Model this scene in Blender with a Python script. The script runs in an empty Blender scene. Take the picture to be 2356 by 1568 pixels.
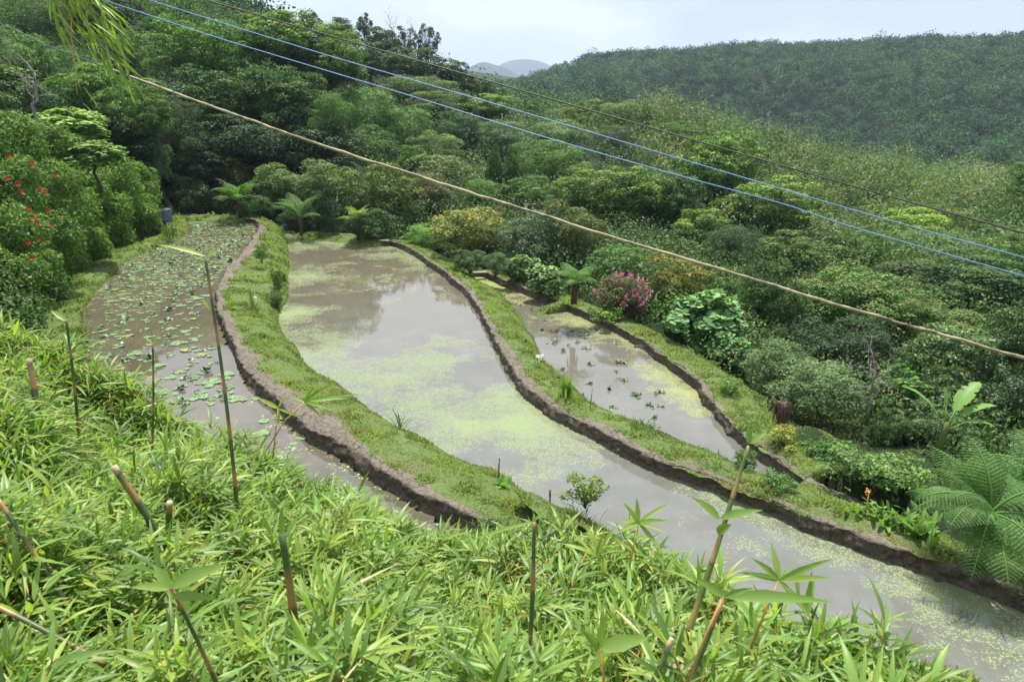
import bpy, math, random
import numpy as np
from math import radians, sin, cos, tan, atan2, pi
rng = np.random.default_rng(7)
random.seed(7)
S = bpy.context.scene
COL = S.collection

# ------------------------------------------------------------------ camera
PITCH = radians(18.2)
CAMZ = 8.0
cd = bpy.data.cameras.new("camera"); cam = bpy.data.objects.new("camera", cd); COL.objects.link(cam)
cam.location = (0, 0, CAMZ); cam.rotation_euler = (radians(90) - PITCH, 0, 0)
cd.lens = 24; cd.sensor_width = 36; cd.clip_start = 0.05; cd.clip_end = 20000
cd.dof.use_dof = True; cd.dof.focus_distance = 7.0; cd.dof.aperture_fstop = 7.0
S.camera = cam

# ------------------------------------------------------------------ world, sun, exposure
SUN_EL, SUN_AZ = radians(71), radians(8)      # azimuth measured from +y towards +x
w = bpy.data.worlds.new("World"); S.world = w; w.use_nodes = True
nt = w.node_tree; nt.nodes.clear()
out = nt.nodes.new("ShaderNodeOutputWorld"); bg = nt.nodes.new("ShaderNodeBackground")
sky = nt.nodes.new("ShaderNodeTexSky"); sky.sky_type = 'NISHITA'; sky.sun_disc = False
sky.sun_elevation = SUN_EL; sky.sun_rotation = SUN_AZ; sky.air_density = 1.2; sky.dust_density = 2.0
tc = nt.nodes.new("ShaderNodeTexCoord")
mp = nt.nodes.new("ShaderNodeMapping"); mp.inputs['Scale'].default_value = (1.0, 1.0, 3.2)
nz = nt.nodes.new("ShaderNodeTexNoise"); nz.inputs['Scale'].default_value = 3.2; nz.inputs['Detail'].default_value = 8; nz.inputs['Roughness'].default_value = 0.52
rp = nt.nodes.new("ShaderNodeValToRGB")
rp.color_ramp.elements[0].position = 0.36; rp.color_ramp.elements[0].color = (5.9, 6.6, 8.3, 1)
rp.color_ramp.elements[1].position = 0.58; rp.color_ramp.elements[1].color = (9.3, 9.7, 10.5, 1)
sx = nt.nodes.new("ShaderNodeSeparateXYZ")
gr = nt.nodes.new("ShaderNodeMapRange"); gr.inputs[1].default_value = -0.35; gr.inputs[2].default_value = 0.75; gr.inputs[3].default_value = 0.10; gr.inputs[4].default_value = -0.17
ad = nt.nodes.new("ShaderNodeMath"); ad.operation = 'ADD'
mx = nt.nodes.new("ShaderNodeMix"); mx.data_type = 'RGBA'; mx.inputs[0].default_value = 0.86
L = nt.links
L.new(tc.outputs['Generated'], mp.inputs[0]); L.new(mp.outputs[0], nz.inputs[0])
L.new(tc.outputs['Generated'], sx.inputs[0]); L.new(sx.outputs[0], gr.inputs[0])
L.new(nz.outputs[0], ad.inputs[0]); L.new(gr.outputs[0], ad.inputs[1]); L.new(ad.outputs[0], rp.inputs[0])
L.new(sky.outputs[0], mx.inputs[6]); L.new(rp.outputs[0], mx.inputs[7])
# cloud deck is brighter towards the zenith, as an overcast sky is
zr_ = nt.nodes.new("ShaderNodeMapRange"); zr_.inputs[1].default_value = 0.14; zr_.inputs[2].default_value = 0.5; zr_.inputs[3].default_value = 1.0; zr_.inputs[4].default_value = 1.38
L.new(sx.outputs[2], zr_.inputs[0])
vm = nt.nodes.new("ShaderNodeVectorMath"); vm.operation = 'SCALE'; L.new(mx.outputs[2], vm.inputs[0]); L.new(zr_.outputs[0], vm.inputs['Scale']); L.new(vm.outputs[0], bg.inputs[0])
bg.inputs[1].default_value = 0.062
L.new(bg.outputs[0], out.inputs[0])
sl = bpy.data.lights.new("sun", 'SUN'); sl.energy = 5.0; sl.angle = radians(1.2); sl.color = (1.0, 0.975, 0.93)
so = bpy.data.objects.new("sun", sl); COL.objects.link(so)
so.rotation_euler = (radians(90) - SUN_EL, 0, pi - SUN_AZ)
S.view_settings.view_transform = 'Standard'; S.view_settings.look = 'None'; S.view_settings.gamma = 1
S.view_settings.exposure = 0.9
S.render.engine = 'CYCLES'
c = S.cycles
c.max_bounces = 6; c.diffuse_bounces = 3; c.glossy_bounces = 2; c.transmission_bounces = 4; c.volume_bounces = 0; c.transparent_max_bounces = 4
c.use_adaptive_sampling = True; c.adaptive_threshold = 0.02; c.sample_clamp_indirect = 6; c.use_denoising = True
c.caustics_reflective = False; c.caustics_refractive = False

# ------------------------------------------------------------------ survey helpers: bearings taken from the viewpoint
FOC = 1571.0
fw = np.array([0, cos(PITCH), -sin(PITCH)]); up = np.array([0, sin(PITCH), cos(PITCH)]); rt = np.array([1.0, 0, 0])
C0 = np.array([0, 0, CAMZ])
def ray(X, Y):
    return fw + rt * ((X - 1178) / FOC) + up * ((784 - Y) / FOC)
def P(X, Y, d): return C0 + ray(X, Y) * d
def G(X, Y, z=0.0):
    r = ray(X, Y); return C0 + r * ((z - CAMZ) / r[2])

# ------------------------------------------------------------------ mesh helpers
def mk(name, V, Q=None, T=None, mat=None, parent=None, attrs=None, smooth=False, link=True):
    V = np.asarray(V, dtype=np.float32).reshape(-1, 3)
    me = bpy.data.meshes.new(name); me.vertices.add(len(V)); me.vertices.foreach_set('co', V.ravel())
    loops, starts, n = [], [], 0
    if Q is not None and len(Q):
        Q = np.asarray(Q, dtype=np.int32).reshape(-1, 4); loops.append(Q.ravel()); starts.append(np.arange(len(Q)) * 4); n = len(Q) * 4
    if T is not None and len(T):
        T = np.asarray(T, dtype=np.int32).reshape(-1, 3); loops.append(T.ravel()); starts.append(n + np.arange(len(T)) * 3)
    lp = np.concatenate(loops).astype(np.int32); st = np.concatenate(starts).astype(np.int32)
    me.loops.add(len(lp)); me.loops.foreach_set('vertex_index', lp)
    me.polygons.add(len(st)); me.polygons.foreach_set('loop_start', st)
    if smooth: me.polygons.foreach_set('use_smooth', np.ones(len(st), dtype=bool))
    for k, a in (attrs or {}).items():
        at = me.attributes.new(k, 'FLOAT', 'POINT'); at.data.foreach_set('value', np.asarray(a, dtype=np.float32).ravel())
    me.update(calc_edges=True)
    if mat: me.materials.append(mat)
    if not link: return me
    return ob(name, me, parent)
def ob(name, me, parent=None):
    o = bpy.data.objects.new(name, me); COL.objects.link(o)
    if parent is not None: o.parent = parent
    return o
def tag(o, label=None, cat=None, group=None, kind=None):
    if label: o['label'] = label
    if cat: o['category'] = cat
    if group: o['group'] = group
    if kind: o['kind'] = kind
    return o
def thing(name, label, cat, loc=(0, 0, 0), rz=0, group=None, scale=None):
    o = bpy.data.objects.new(name, None); o.empty_display_size = 0.1; COL.objects.link(o)
    o.location = tuple(float(v) for v in loc); o.rotation_euler = (0, 0, rz)
    if scale is not None: o.scale = scale
    return tag(o, label, cat, group)
def norm(a): return a / np.maximum(np.linalg.norm(a, axis=-1, keepdims=True), 1e-9)
def rdir(n): return norm(rng.normal(size=(n, 3)))
class MB:
    def __init__(s): s.V, s.Q, s.T, s.A, s.n = [], [], [], {}, 0
    def add(s, V, Q=None, T=None, **attrs):
        V = np.asarray(V, float).reshape(-1, 3)
        if Q is not None and len(Q): s.Q.append(np.asarray(Q).reshape(-1, 4) + s.n)
        if T is not None and len(T): s.T.append(np.asarray(T).reshape(-1, 3) + s.n)
        s.V.append(V); s.n += len(V)
        for k, v in attrs.items(): s.A.setdefault(k, []).append(np.broadcast_to(np.asarray(v, float), (len(V),)))
    def build(s, name, mat, parent=None, smooth=False, link=True):
        return mk(name, np.concatenate(s.V), np.concatenate(s.Q) if s.Q else None, np.concatenate(s.T) if s.T else None, mat, parent,
                  {k: np.concatenate(v) for k, v in s.A.items()}, smooth, link)
def tube(pts, rad, seg=8, cap=True):
    pts = np.asarray(pts, float); n = len(pts); rad = np.broadcast_to(np.asarray(rad, float), (n,))
    t = norm(np.gradient(pts, axis=0)); ref = np.array([0.31, 0.12, 0.94]) if abs(t[:, 2]).mean() < 0.9 else np.array([1.0, 0.1, 0])
    a = norm(np.cross(t, ref)); b = np.cross(t, a)
    th = np.linspace(0, 2 * pi, seg, endpoint=False)
    V = pts[:, None] + rad[:, None, None] * (a[:, None] * np.cos(th)[None, :, None] + b[:, None] * np.sin(th)[None, :, None])
    i = np.arange(n - 1)[:, None] * seg; j = np.arange(seg)[None]; k = (j + 1) % seg
    Q = np.stack([i + j, i + k, i + seg + k, i + seg + j], -1).reshape(-1, 4); T = []
    V = V.reshape(-1, 3)
    if cap:
        V = np.concatenate([V, pts[:1], pts[-1:]]); e = n * seg
        T = [(e, (q + 1) % seg, q) for q in range(seg)] + [(e + 1, (n - 1) * seg + q, (n - 1) * seg + (q + 1) % seg) for q in range(seg)]
    return V, Q, np.array(T) if len(T) else None
def curve(pts, n):
    """Catmull-Rom through pts, n samples evenly spaced by arc length."""
    p = np.asarray(pts, float); q = np.concatenate([[2 * p[0] - p[1]], p, [2 * p[-1] - p[-2]]])
    o = []
    for i in range(len(p) - 1):
        t = np.linspace(0, 1, 16, endpoint=False)[:, None]; a, b, c_, d = q[i:i + 4]
        o.append(0.5 * (2 * b + (c_ - a) * t + (2 * a - 5 * b + 4 * c_ - d) * t ** 2 + (3 * b - a - 3 * c_ + d) * t ** 3))
    o = np.concatenate(o + [p[-1:]])
    return resample(o, n)
def resample(o, n):
    s = np.concatenate([[0], np.cumsum(np.linalg.norm(np.diff(o, axis=0), axis=1))]); u = np.linspace(0, s[-1], n)
    return np.stack([np.interp(u, s, o[:, k]) for k in range(o.shape[1])], -1)
def vnoise(p, sc, seed=0):
    """smooth value noise in [-1,1], vectorised"""
    p = np.asarray(p, float) / sc; i = np.floor(p).astype(np.int64); f = p - i; f = f * f * (3 - 2 * f)
    def h(a):
        x = (a[..., 0] * 374761393 + a[..., 1] * 668265263 + (a[..., 2] if a.shape[-1] > 2 else 0) * 2147483647 + seed * 974634777) & 0xffffffff
        x = ((x ^ (x >> 13)) * 1274126177) & 0xffffffff; x = x ^ (x >> 16)
        return x / 0xffffffff * 2 - 1
    r = 0; D = p.shape[-1]
    for c_ in range(2 ** D):
        o = np.array([(c_ >> k) & 1 for k in range(D)]); wt = np.prod(np.where(o, f, 1 - f), axis=-1); r = r + wt * h(i + o)
    return r
def inpoly(x, y, poly):
    r = np.zeros(np.shape(x), bool); n = len(poly); j = n - 1
    for i in range(n):
        xi, yi = poly[i][:2]; xj, yj = poly[j][:2]
        cnd = ((yi > y) != (yj > y)) & (x < (xj - xi) * (y - yi) / (yj - yi + 1e-12) + xi); r ^= cnd; j = i
    return r

# ------------------------------------------------------------------ materials
def newmat(name):
    m = bpy.data.materials.new(name); m.use_nodes = True; m.node_tree.nodes.clear(); return m, m.node_tree
def N(nt, t, **kw):
    n = nt.nodes.new(t)
    for k, v in kw.items():
        if isinstance(k, str) and hasattr(n, k): setattr(n, k, v)
    return n
def mixc(nt, fac, a, b, blend='MIX'):
    m = nt.nodes.new('ShaderNodeMix'); m.data_type = 'RGBA'; m.blend_type = blend
    for idx, v in ((0, fac), (6, a), (7, b)):
        if isinstance(v, (int, float)): m.inputs[idx].default_value = v
        elif isinstance(v, tuple): m.inputs[idx].default_value = (*v[:3], 1)
        else: nt.links.new(v, m.inputs[idx])
    return m.outputs[2]
def mth(nt, op, a, b=0.0, clamp=False):
    m = nt.nodes.new('ShaderNodeMath'); m.operation = op; m.use_clamp = clamp
    for i, v in enumerate((a, b)):
        if isinstance(v, (int, float)): m.inputs[i].default_value = v
        else: nt.links.new(v, m.inputs[i])
    return m.outputs[0]
def mrange(nt, v, a, b, c_=0.0, d=1.0):
    m = nt.nodes.new('ShaderNodeMapRange'); nt.links.new(v, m.inputs[0])
    for i, q in enumerate((a, b, c_, d)): m.inputs[i + 1].default_value = q
    return m.outputs[0]
def attr(nt, name):
    a = nt.nodes.new('ShaderNodeAttribute'); a.attribute_name = name; return a.outputs['Fac']
def noise(nt, vec, scale, detail=4, rough=0.5):
    n = nt.nodes.new('ShaderNodeTexNoise'); n.inputs['Scale'].default_value = scale; n.inputs['Detail'].default_value = detail; n.inputs['Roughness'].default_value = rough
    if vec is not None: nt.links.new(vec, n.inputs['Vector'])
    return n.outputs['Fac']
def pos(nt): return nt.nodes.new('ShaderNodeNewGeometry').outputs['Position']
def princ(nt, col, rough=0.5, spec=0.5, bump=None, bdist=0.02, bstr=1.0):
    b = nt.nodes.new('ShaderNodeBsdfPrincipled')
    for k, v in (('Base Color', col), ('Roughness', rough), ('Specular IOR Level', spec)):
        if isinstance(v, (int, float)): b.inputs[k].default_value = v
        elif isinstance(v, tuple): b.inputs[k].default_value = (*v[:3], 1)
        else: nt.links.new(v, b.inputs[k])
    if bump is not None:
        bm = nt.nodes.new('ShaderNodeBump'); bm.inputs['Distance'].default_value = bdist; bm.inputs['Strength'].default_value = bstr
        nt.links.new(bump, bm.inputs['Height']); nt.links.new(bm.outputs[0], b.inputs['Normal'])
    return b
def outp(nt, sh):
    o = nt.nodes.new('ShaderNodeOutputMaterial'); nt.links.new(sh, o.inputs['Surface']); return o
def leafmat(name, flush=(0.30, 0.37, 0.065), rough=0.55, trans=0.27, spec=0.16, objcol=True, base=(0.06, 0.12, 0.03), var=0.55, tcol=None):
    m, nt = newmat(name)
    if objcol:
        oi = nt.nodes.new('ShaderNodeObjectInfo'); bc = oi.outputs['Color']; fa = oi.outputs['Alpha']
    else:
        rg = nt.nodes.new('ShaderNodeRGB'); rg.outputs[0].default_value = (*base, 1); bc = rg.outputs[0]; fa = 1.0
    t = attr(nt, 'tint'); f = attr(nt, 'flush')
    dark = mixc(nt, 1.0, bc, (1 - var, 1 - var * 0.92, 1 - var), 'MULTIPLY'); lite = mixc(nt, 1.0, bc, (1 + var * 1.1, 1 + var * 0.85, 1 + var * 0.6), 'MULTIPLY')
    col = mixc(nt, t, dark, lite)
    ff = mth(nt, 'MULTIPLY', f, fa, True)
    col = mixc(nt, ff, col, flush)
    b = princ(nt, col, rough, spec)
    tr = nt.nodes.new('ShaderNodeBsdfTranslucent')
    tcl = mixc(nt, 1.0, col, tcol or (1.25, 1.45, 0.55), 'MULTIPLY'); nt.links.new(tcl, tr.inputs[0])
    ms = nt.nodes.new('ShaderNodeMixShader'); ms.inputs[0].default_value = trans
    nt.links.new(b.outputs[0], ms.inputs[1]); nt.links.new(tr.outputs[0], ms.inputs[2]); outp(nt, ms.outputs[0])
    return m
M = {}
M['leaf'] = leafmat('foliage_green')
M['leaf_tan'] = leafmat('foliage_tan_tips', flush=(0.26, 0.21, 0.09), rough=0.5)
M['leaf_yellow'] = leafmat('foliage_yellow_tips', flush=(0.38, 0.30, 0.055), rough=0.5)
M['leaf_gloss'] = leafmat('foliage_glossy', rough=0.42, trans=0.25, spec=0.3)
M['far'] = leafmat('far_forest', flush=(0.10, 0.15, 0.03), rough=0.7, trans=0.2, spec=0.15, objcol=False, base=(0.030, 0.080, 0.027), var=0.85)
M['scrub'] = leafmat('bamboo_scrub', flush=(0.26, 0.25, 0.12), rough=0.6, trans=0.3, spec=0.2, objcol=False, base=(0.092, 0.155, 0.055), var=0.6)
M['under'] = leafmat('undergrowth', flush=(0.22, 0.21, 0.09), rough=0.6, trans=0.3, spec=0.3, objcol=False, base=(0.052, 0.108, 0.031), var=0.75)
M['bamboo'] = leafmat('bamboo_leaf', flush=(0.36, 0.42, 0.085), rough=0.42, trans=0.45, spec=0.35, objcol=False, base=(0.150, 0.258, 0.058), var=0.5, tcol=(1.3, 1.5, 0.45))
M['fern'] = leafmat('fern_green', flush=(0.35, 0.42, 0.07), rough=0.45, trans=0.35, base=(0.09, 0.19, 0.045))
M['grass'] = leafmat('grass_blades', flush=(0.38, 0.33, 0.13), rough=0.5, trans=0.35, spec=0.35, objcol=False, base=(0.18, 0.245, 0.080), var=0.6)
def simple(name, col, rough=0.6, var=0.25, sc=8.0, bump=0.01, spec=0.4):
    m, nt = newmat(name); n = noise(nt, pos(nt), sc, 5)
    c_ = mixc(nt, n, tuple(v * (1 - var) for v in col), tuple(v * (1 + var) for v in col))
    b = princ(nt, c_, rough, spec, n, bump); outp(nt, b.outputs[0]); return m
M['bark'] = simple('bark', (0.085, 0.065, 0.05), 0.85, 0.5, 12, 0.03, 0.2)
M['bark_pale'] = simple('bark_pale', (0.24, 0.21, 0.18), 0.85, 0.4, 12, 0.03, 0.2)
M['stem_orange'] = simple('bamboo_twig', (0.42, 0.24, 0.06), 0.45, 0.3, 60, 0.0)
M['dry'] = simple('dry_sheath', (0.34, 0.27, 0.16), 0.7, 0.3, 40, 0.002)
M['red'] = simple('petal_red', (0.60, 0.03, 0.025), 0.5, 0.1, 5, 0)
M['pink'] = simple('petal_pink', (0.62, 0.17, 0.30), 0.5, 0.3, 3, 0)
M['white'] = simple('petal_white', (0.8, 0.8, 0.76), 0.5, 0.05, 3, 0)
M['orange'] = simple('petal_orange', (0.68, 0.30, 0.07), 0.5, 0.2, 3, 0)
M['plastic_grey'] = simple('pipe_grey', (0.25, 0.26, 0.27), 0.4, 0.1, 6, 0)
M['tarp_blue'] = simple('tarp_blue', (0.06, 0.17, 0.42), 0.45, 0.4, 9, 0.01)
M['cloth_grey'] = simple('cloth_grey', (0.16, 0.16, 0.16), 0.85, 0.35, 20, 0.01)
M['wire_blue'] = simple('wire_blue', (0.19, 0.31, 0.58), 0.5, 0.35, 9, 0)
M['wire_dark'] = simple('wire_dark', (0.06, 0.052, 0.046), 0.6, 0.2, 9, 0)
M['concrete'] = simple('concrete', (0.20, 0.19, 0.165), 0.85, 0.3, 5, 0.02, 0.2)
M['straw_root'] = simple('fibrous_root', (0.10, 0.066, 0.042), 0.9, 0.5, 30, 0.01, 0.1)

# mud: pale cracked crust on top, dark wet clods on the cut face
def mudmat():
    m, nt = newmat('mud'); p = pos(nt)
    wet = attr(nt, 'wet'); n1 = noise(nt, p, 2.0, 6, 0.6); n2 = noise(nt, p, 14, 6, 0.65)
    vo = nt.nodes.new('ShaderNodeTexVoronoi'); vo.feature = 'DISTANCE_TO_EDGE'; vo.inputs['Scale'].default_value = 5.5
    wp = nt.nodes.new('ShaderNodeVectorMath'); wp.operation = 'ADD'
    nv = nt.nodes.new('ShaderNodeTexNoise'); nv.inputs['Scale'].default_value = 6; nt.links.new(p, nv.inputs['Vector'])
    sc = nt.nodes.new('ShaderNodeVectorMath'); sc.operation = 'SCALE'; sc.inputs['Scale'].default_value = 0.22; nt.links.new(nv.outputs['Color'], sc.inputs[0])
    nt.links.new(p, wp.inputs[0]); nt.links.new(sc.outputs[0], wp.inputs[1]); nt.links.new(wp.outputs[0], vo.inputs['Vector'])
    crack = mrange(nt, vo.outputs['Distance'], 0.0, 0.045, 0.0, 1.0)
    crack = mth(nt, 'MAXIMUM', crack, mrange(nt, n1, 0.45, 0.6, 0.0, 0.8))
    dry = mixc(nt, mrange(nt, n1, 0.3, 0.7), (0.104, 0.090, 0.066), (0.185, 0.165, 0.126))
    dry = mixc(nt, mrange(nt, n2, 0.35, 0.7), dry, (0.12, 0.092, 0.064))
    dry = mixc(nt, crack, (0.045, 0.033, 0.024), dry)
    wc = mixc(nt, mrange(nt, n2, 0.3, 0.7), (0.042, 0.033, 0.024), (0.140, 0.114, 0.084))
    col = mixc(nt, wet, dry, wc)
    h = mth(nt, 'ADD', mth(nt, 'MULTIPLY', n2, 0.9), mth(nt, 'MULTIPLY', crack, 0.5))
    b = princ(nt, col, mrange(nt, wet, 0, 1, 0.85, 0.55), 0.3, h, 0.05); outp(nt, b.outputs[0]); return m
M['mud'] = mudmat()
def groundmat(name, ca, cb, cc, patch=0.5, sc=0.6):
    m, nt = newmat(name); p = pos(nt)
    n1 = noise(nt, p, sc, 5, 0.6); n2 = noise(nt, p, 9, 5, 0.7)
    col = mixc(nt, mrange(nt, n2, 0.3, 0.7), ca, cb); col = mixc(nt, mrange(nt, n1, patch, patch + 0.12), col, cc)
    b = princ(nt, col, 0.9, 0.15, n2, 0.06); outp(nt, b.outputs[0]); return m
M['turf'] = groundmat('turf', (0.07, 0.105, 0.03), (0.12, 0.16, 0.05), (0.14, 0.115, 0.07), 0.58, 1.1)
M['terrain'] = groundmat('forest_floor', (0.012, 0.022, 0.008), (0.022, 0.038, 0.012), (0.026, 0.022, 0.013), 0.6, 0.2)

# paddy water: muddy body under a glossy surface, with floating weed where the 'weed' field is high
def watermat(name, mud, mud2, weedcol, weedcol2, gran=30, rough=0.02, wscale=1.0):
    m, nt = newmat(name); p = pos(nt); wd = attr(nt, 'weed')
    mp = nt.nodes.new('ShaderNodeMapping'); mp.inputs['Scale'].default_value = (1.0, 1.0, 1.0); nt.links.new(p, mp.inputs[0]); pv = mp.outputs[0]
    a = noise(nt, pv, 0.55 * wscale, 8, 0.68); b_ = noise(nt, pv, gran, 3, 0.6); vo = nt.nodes.new('ShaderNodeTexVoronoi'); vo.inputs['Scale'].default_value = gran * 0.8; nt.links.new(pv, vo.inputs['Vector'])
    mid = noise(nt, pv, 4.5, 4, 0.6)
    f = mth(nt, 'ADD', mth(nt, 'MULTIPLY', a, 1.5), mth(nt, 'MULTIPLY', mid, 0.55))
    f = mth(nt, 'ADD', f, mth(nt, 'MULTIPLY', b_, 0.45))            # mean about 1.25
    f = mth(nt, 'ADD', f, wd)                                        # weed field -0.5..0.5
    msk = mrange(nt, f, 1.27, 1.33)
    sp = mrange(nt, vo.outputs['Distance'], 0.36, 0.50, 1.0, 0.0)
    msk = mth(nt, 'MULTIPLY', msk, mth(nt, 'MAXIMUM', sp, mrange(nt, f, 1.42, 1.75, 0.1, .85)))
    n3 = noise(nt, pv, 0.8, 5, 0.6); n4 = noise(nt, pv, 7, 6, 0.7)
    sp2 = nt.nodes.new('ShaderNodeSeparateXYZ'); nt.links.new(p, sp2.inputs[0]); mc = mixc(nt, mrange(nt, sp2.outputs[1], 17, 34, 0, .8), mixc(nt, mrange(nt, n3, 0.35, 0.65), mud, mud2), (0.108, 0.092, 0.060)); mc = mixc(nt, mrange(nt, n4, 0.60, 0.72, 0, 0.55), mc, tuple(v * 0.55 for v in mud))  # mud turns browner with distance; its near grey paints in the sky's reflection
    wc = mixc(nt, mrange(nt, b_, 0.35, 0.65), weedcol, weedcol2)
    wb = princ(nt, mc, rough, 0.5, noise(nt, pv, 3.0, 3, 0.5), 0.0025, 0.5); wb.inputs['IOR'].default_value = 1.68
    gb = princ(nt, wc, 0.6, 0.25, b_, 0.012)
    ms = nt.nodes.new('ShaderNodeMixShader'); nt.links.new(msk, ms.inputs[0]); nt.links.new(wb.outputs[0], ms.inputs[1]); nt.links.new(gb.outputs[0], ms.inputs[2])
    outp(nt, ms.outputs[0]); return m
M['water_mid'] = watermat('paddy_water_middle', (0.100, 0.098, 0.078), (0.130, 0.129, 0.112), (0.135, 0.175, 0.068), (0.215, 0.262, 0.112), 26)
M['water_left'] = watermat('paddy_water_upper', (0.070, 0.060, 0.040), (0.100, 0.087, 0.062), (0.15, 0.20, 0.07), (0.28, 0.33, 0.15), 14, wscale=2.5)
M['water_right'] = watermat('paddy_water_lower', (0.100, 0.097, 0.076), (0.128, 0.126, 0.108), (0.17, 0.20, 0.055), (0.27, 0.29, 0.09), 26, wscale=1.4)
M['ditch'] = simple('ditch_water', (0.03, 0.024, 0.016), 0.05, 0.4, 4, 0.0)
def lilymat():
    m, nt = newmat('lily_pad'); t = attr(nt, 'tint'); n = noise(nt, pos(nt), 12, 3)
    c_ = mixc(nt, t, (0.045, 0.10, 0.03), (0.17, 0.26, 0.11)); c_ = mixc(nt, attr(nt, 'flush'), c_, (0.33, 0.25, 0.03))
    c_ = mixc(nt, mrange(nt, n, 0.5, 0.8), c_, (0.10, 0.13, 0.04))
    b = princ(nt, c_, 0.38, 0.45, n, 0.01); outp(nt, b.outputs[0]); return m
M['lily'] = lilymat()
def culmmat(name, green, brown, node=9.0):
    m, nt = newmat(name); u = attr(nt, 'along'); fr = mth(nt, 'FRACT', u)
    c_ = mixc(nt, mrange(nt, fr, 0.30, 0.55), brown, green); c_ = mixc(nt, mrange(nt, fr, 0.0, 0.07, 1.0, 0.0), c_, (0.05, 0.035, 0.02))
    n = noise(nt, pos(nt), 30, 4); c_ = mixc(nt, mrange(nt, n, 0.3, 0.8, 0, 0.4), c_, (0.16, 0.12, 0.05))
    b = princ(nt, c_, 0.4, 0.5); outp(nt, b.outputs[0]); return m
M['culm'] = culmmat('bamboo_culm', (0.045, 0.085, 0.025), (0.30, 0.17, 0.06))
M['culm_green'] = culmmat('bamboo_culm_green', (0.10, 0.16, 0.035), (0.33, 0.24, 0.07))
def ropemat():
    m, nt = newmat('weathered_hose'); p = pos(nt); n = noise(nt, p, 9, 6, 0.7); n2 = noise(nt, p, 1.2, 2)
    c_ = mixc(nt, mrange(nt, n, 0.42, 0.6), (0.05, 0.04, 0.03), (0.40, 0.34, 0.19)); c_ = mixc(nt, mrange(nt, n2, 0.35, 0.7), c_, (0.36, 0.30, 0.165))
    b = princ(nt, c_, 0.6, 0.4, n, 0.006); outp(nt, b.outputs[0]); return m
M['hose'] = ropemat()
HAZE = 0.00017
ZBOT = -400.0
# ================================================================== plan of the paddies (traced, then surveyed onto their levels)
ZL, ZM, ZR = 0.55, 0.0, -0.5          # water levels
BH = 0.32                              # mud bank height above its water
A1 = [(424,503),(500,504),(560,509),(588,518),(597,533),(583,553),(566,579),(548,603),(525,629),(508,655),(498,685),(498,712),(505,742),(519,774),(532,803),(543,833),(562,869),(585,900),(622,935),(665,975),(720,1018),(785,1052),(848,1098),(910,1139),(959,1168),(1017,1193),(1060,1216),(1120,1250)]
C1 = [(424,494),(500,496),(570,501),(600,510),(612,526),(602,551),(590,570),(566,599),(549,619),(533,643),(521,670),(518,696),(526,719),(540,746),(556,776),(576,800),(600,823),(613,853),(636,876),(683,903),(740,940),(794,970),(811,1003),(868,1048),(922,1081),(972,1102),(1017,1135),(1067,1160),(1116,1189),(1190,1225)]
D1 = [(640,520),(655,542),(662,575),(664,610),(662,640),(660,690),(642,716),(640,742),(656,780),(690,812),(698,840),(736,876),(790,900),(830,930),(870,966),(900,990),(963,1003),(984,1024),(1034,1052),(1075,1077),(1141,1090),(1182,1121),(1224,1152),(1282,1170),(1323,1187),(1364,1218),(1430,1243),(1488,1280),(1560,1300),(1654,1338),(1716,1385),(1800,1425),(1873,1447),(1968,1480),(2047,1517),(2200,1562),(2420,1640),(2950,1840)]
A2 = [(655,545),(720,544),(790,547),(830,551),(869,557),(912,568),(952,589),(986,613),(1019,636),(1049,663),(1073,683),(1089,706),(1106,733),(1119,763),(1136,796),(1156,833),(1169,860),(1186,890),(1224,929),(1282,970),(1356,1007),(1447,1057),(1513,1090),(1571,1105),(1654,1135),(1737,1168),(1819,1205),(1885,1234),(1985,1271),(2067,1300),(2171,1338),(2274,1375),(2356,1408),(2460,1450),(2900,1625)]
C2 = [(655,536),(720,535),(790,539),(830,542),(869,548),(896,552),(929,561),(966,579),(999,603),(1029,623),(1063,646),(1086,666),(1106,689),(1122,716),(1136,743),(1156,773),(1176,803),(1196,833),(1216,860),(1243,893),(1277,923),(1315,945),(1406,982),(1463,1019),(1513,1044),(1571,1071),(1654,1098),(1716,1123),(1819,1160),(1881,1185),(1943,1205),(2026,1234),(2129,1271),(2232,1305),(2356,1354),(2460,1398),(2900,1580)]
D2 = [(1066,621),(1086,640),(1109,660),(1139,673),(1156,686),(1176,706),(1196,733),(1213,763),(1229,786),(1243,820),(1259,853),(1286,870),(1326,903),(1353,930),(1406,962),(1488,997),(1571,1022),(1621,1048),(1666,1066),(1735,1095),(1800,1118),(1850,1135),(1920,1160),(1985,1180)]
A3 = [(1060,618),(1076,622),(1102,630),(1136,649),(1196,673),(1229,686),(1269,699),(1319,719),(1353,736),(1396,756),(1433,773),(1473,799),(1506,826),(1536,846),(1571,872),(1600,897),(1625,935),(1654,970),(1690,1012),(1728,1042),(1770,1075),(1819,1108),(1861,1127),(1902,1143),(1968,1172),(2047,1203),(2108,1226)]
C3 = [(1062,610),(1085,614),(1119,625),(1169,645),(1219,665),(1253,677),(1296,694),(1339,711),(1386,731),(1436,755),(1479,778),(1519,804),(1553,831),(1571,846),(1605,870),(1631,890),(1641,914),(1661,937),(1685,964),(1712,990),(1745,1019),(1786,1052),(1836,1081),(1881,1114),(1927,1143),(1975,1168),(2060,1196),(2130,1224)]
E1 = [(424,505),(430,520),(428,536),(400,556),(350,573),(287,605),(247,643),(213,678),(197,705),(187,736),(190,766),(198,800),(190,850),(210,900)]
E2 = [(398,500),(385,515),(370,536),(334,553),(290,565),(240,579),(187,619),(147,663),(110,703),(88,743),(78,800),(60,860),(60,930)]
def line(pts, z, n=400):
    p = curve(np.array(pts, float), 260); w3 = np.array([G(a, b, z) for a, b in p]); return resample(w3, n)
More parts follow.
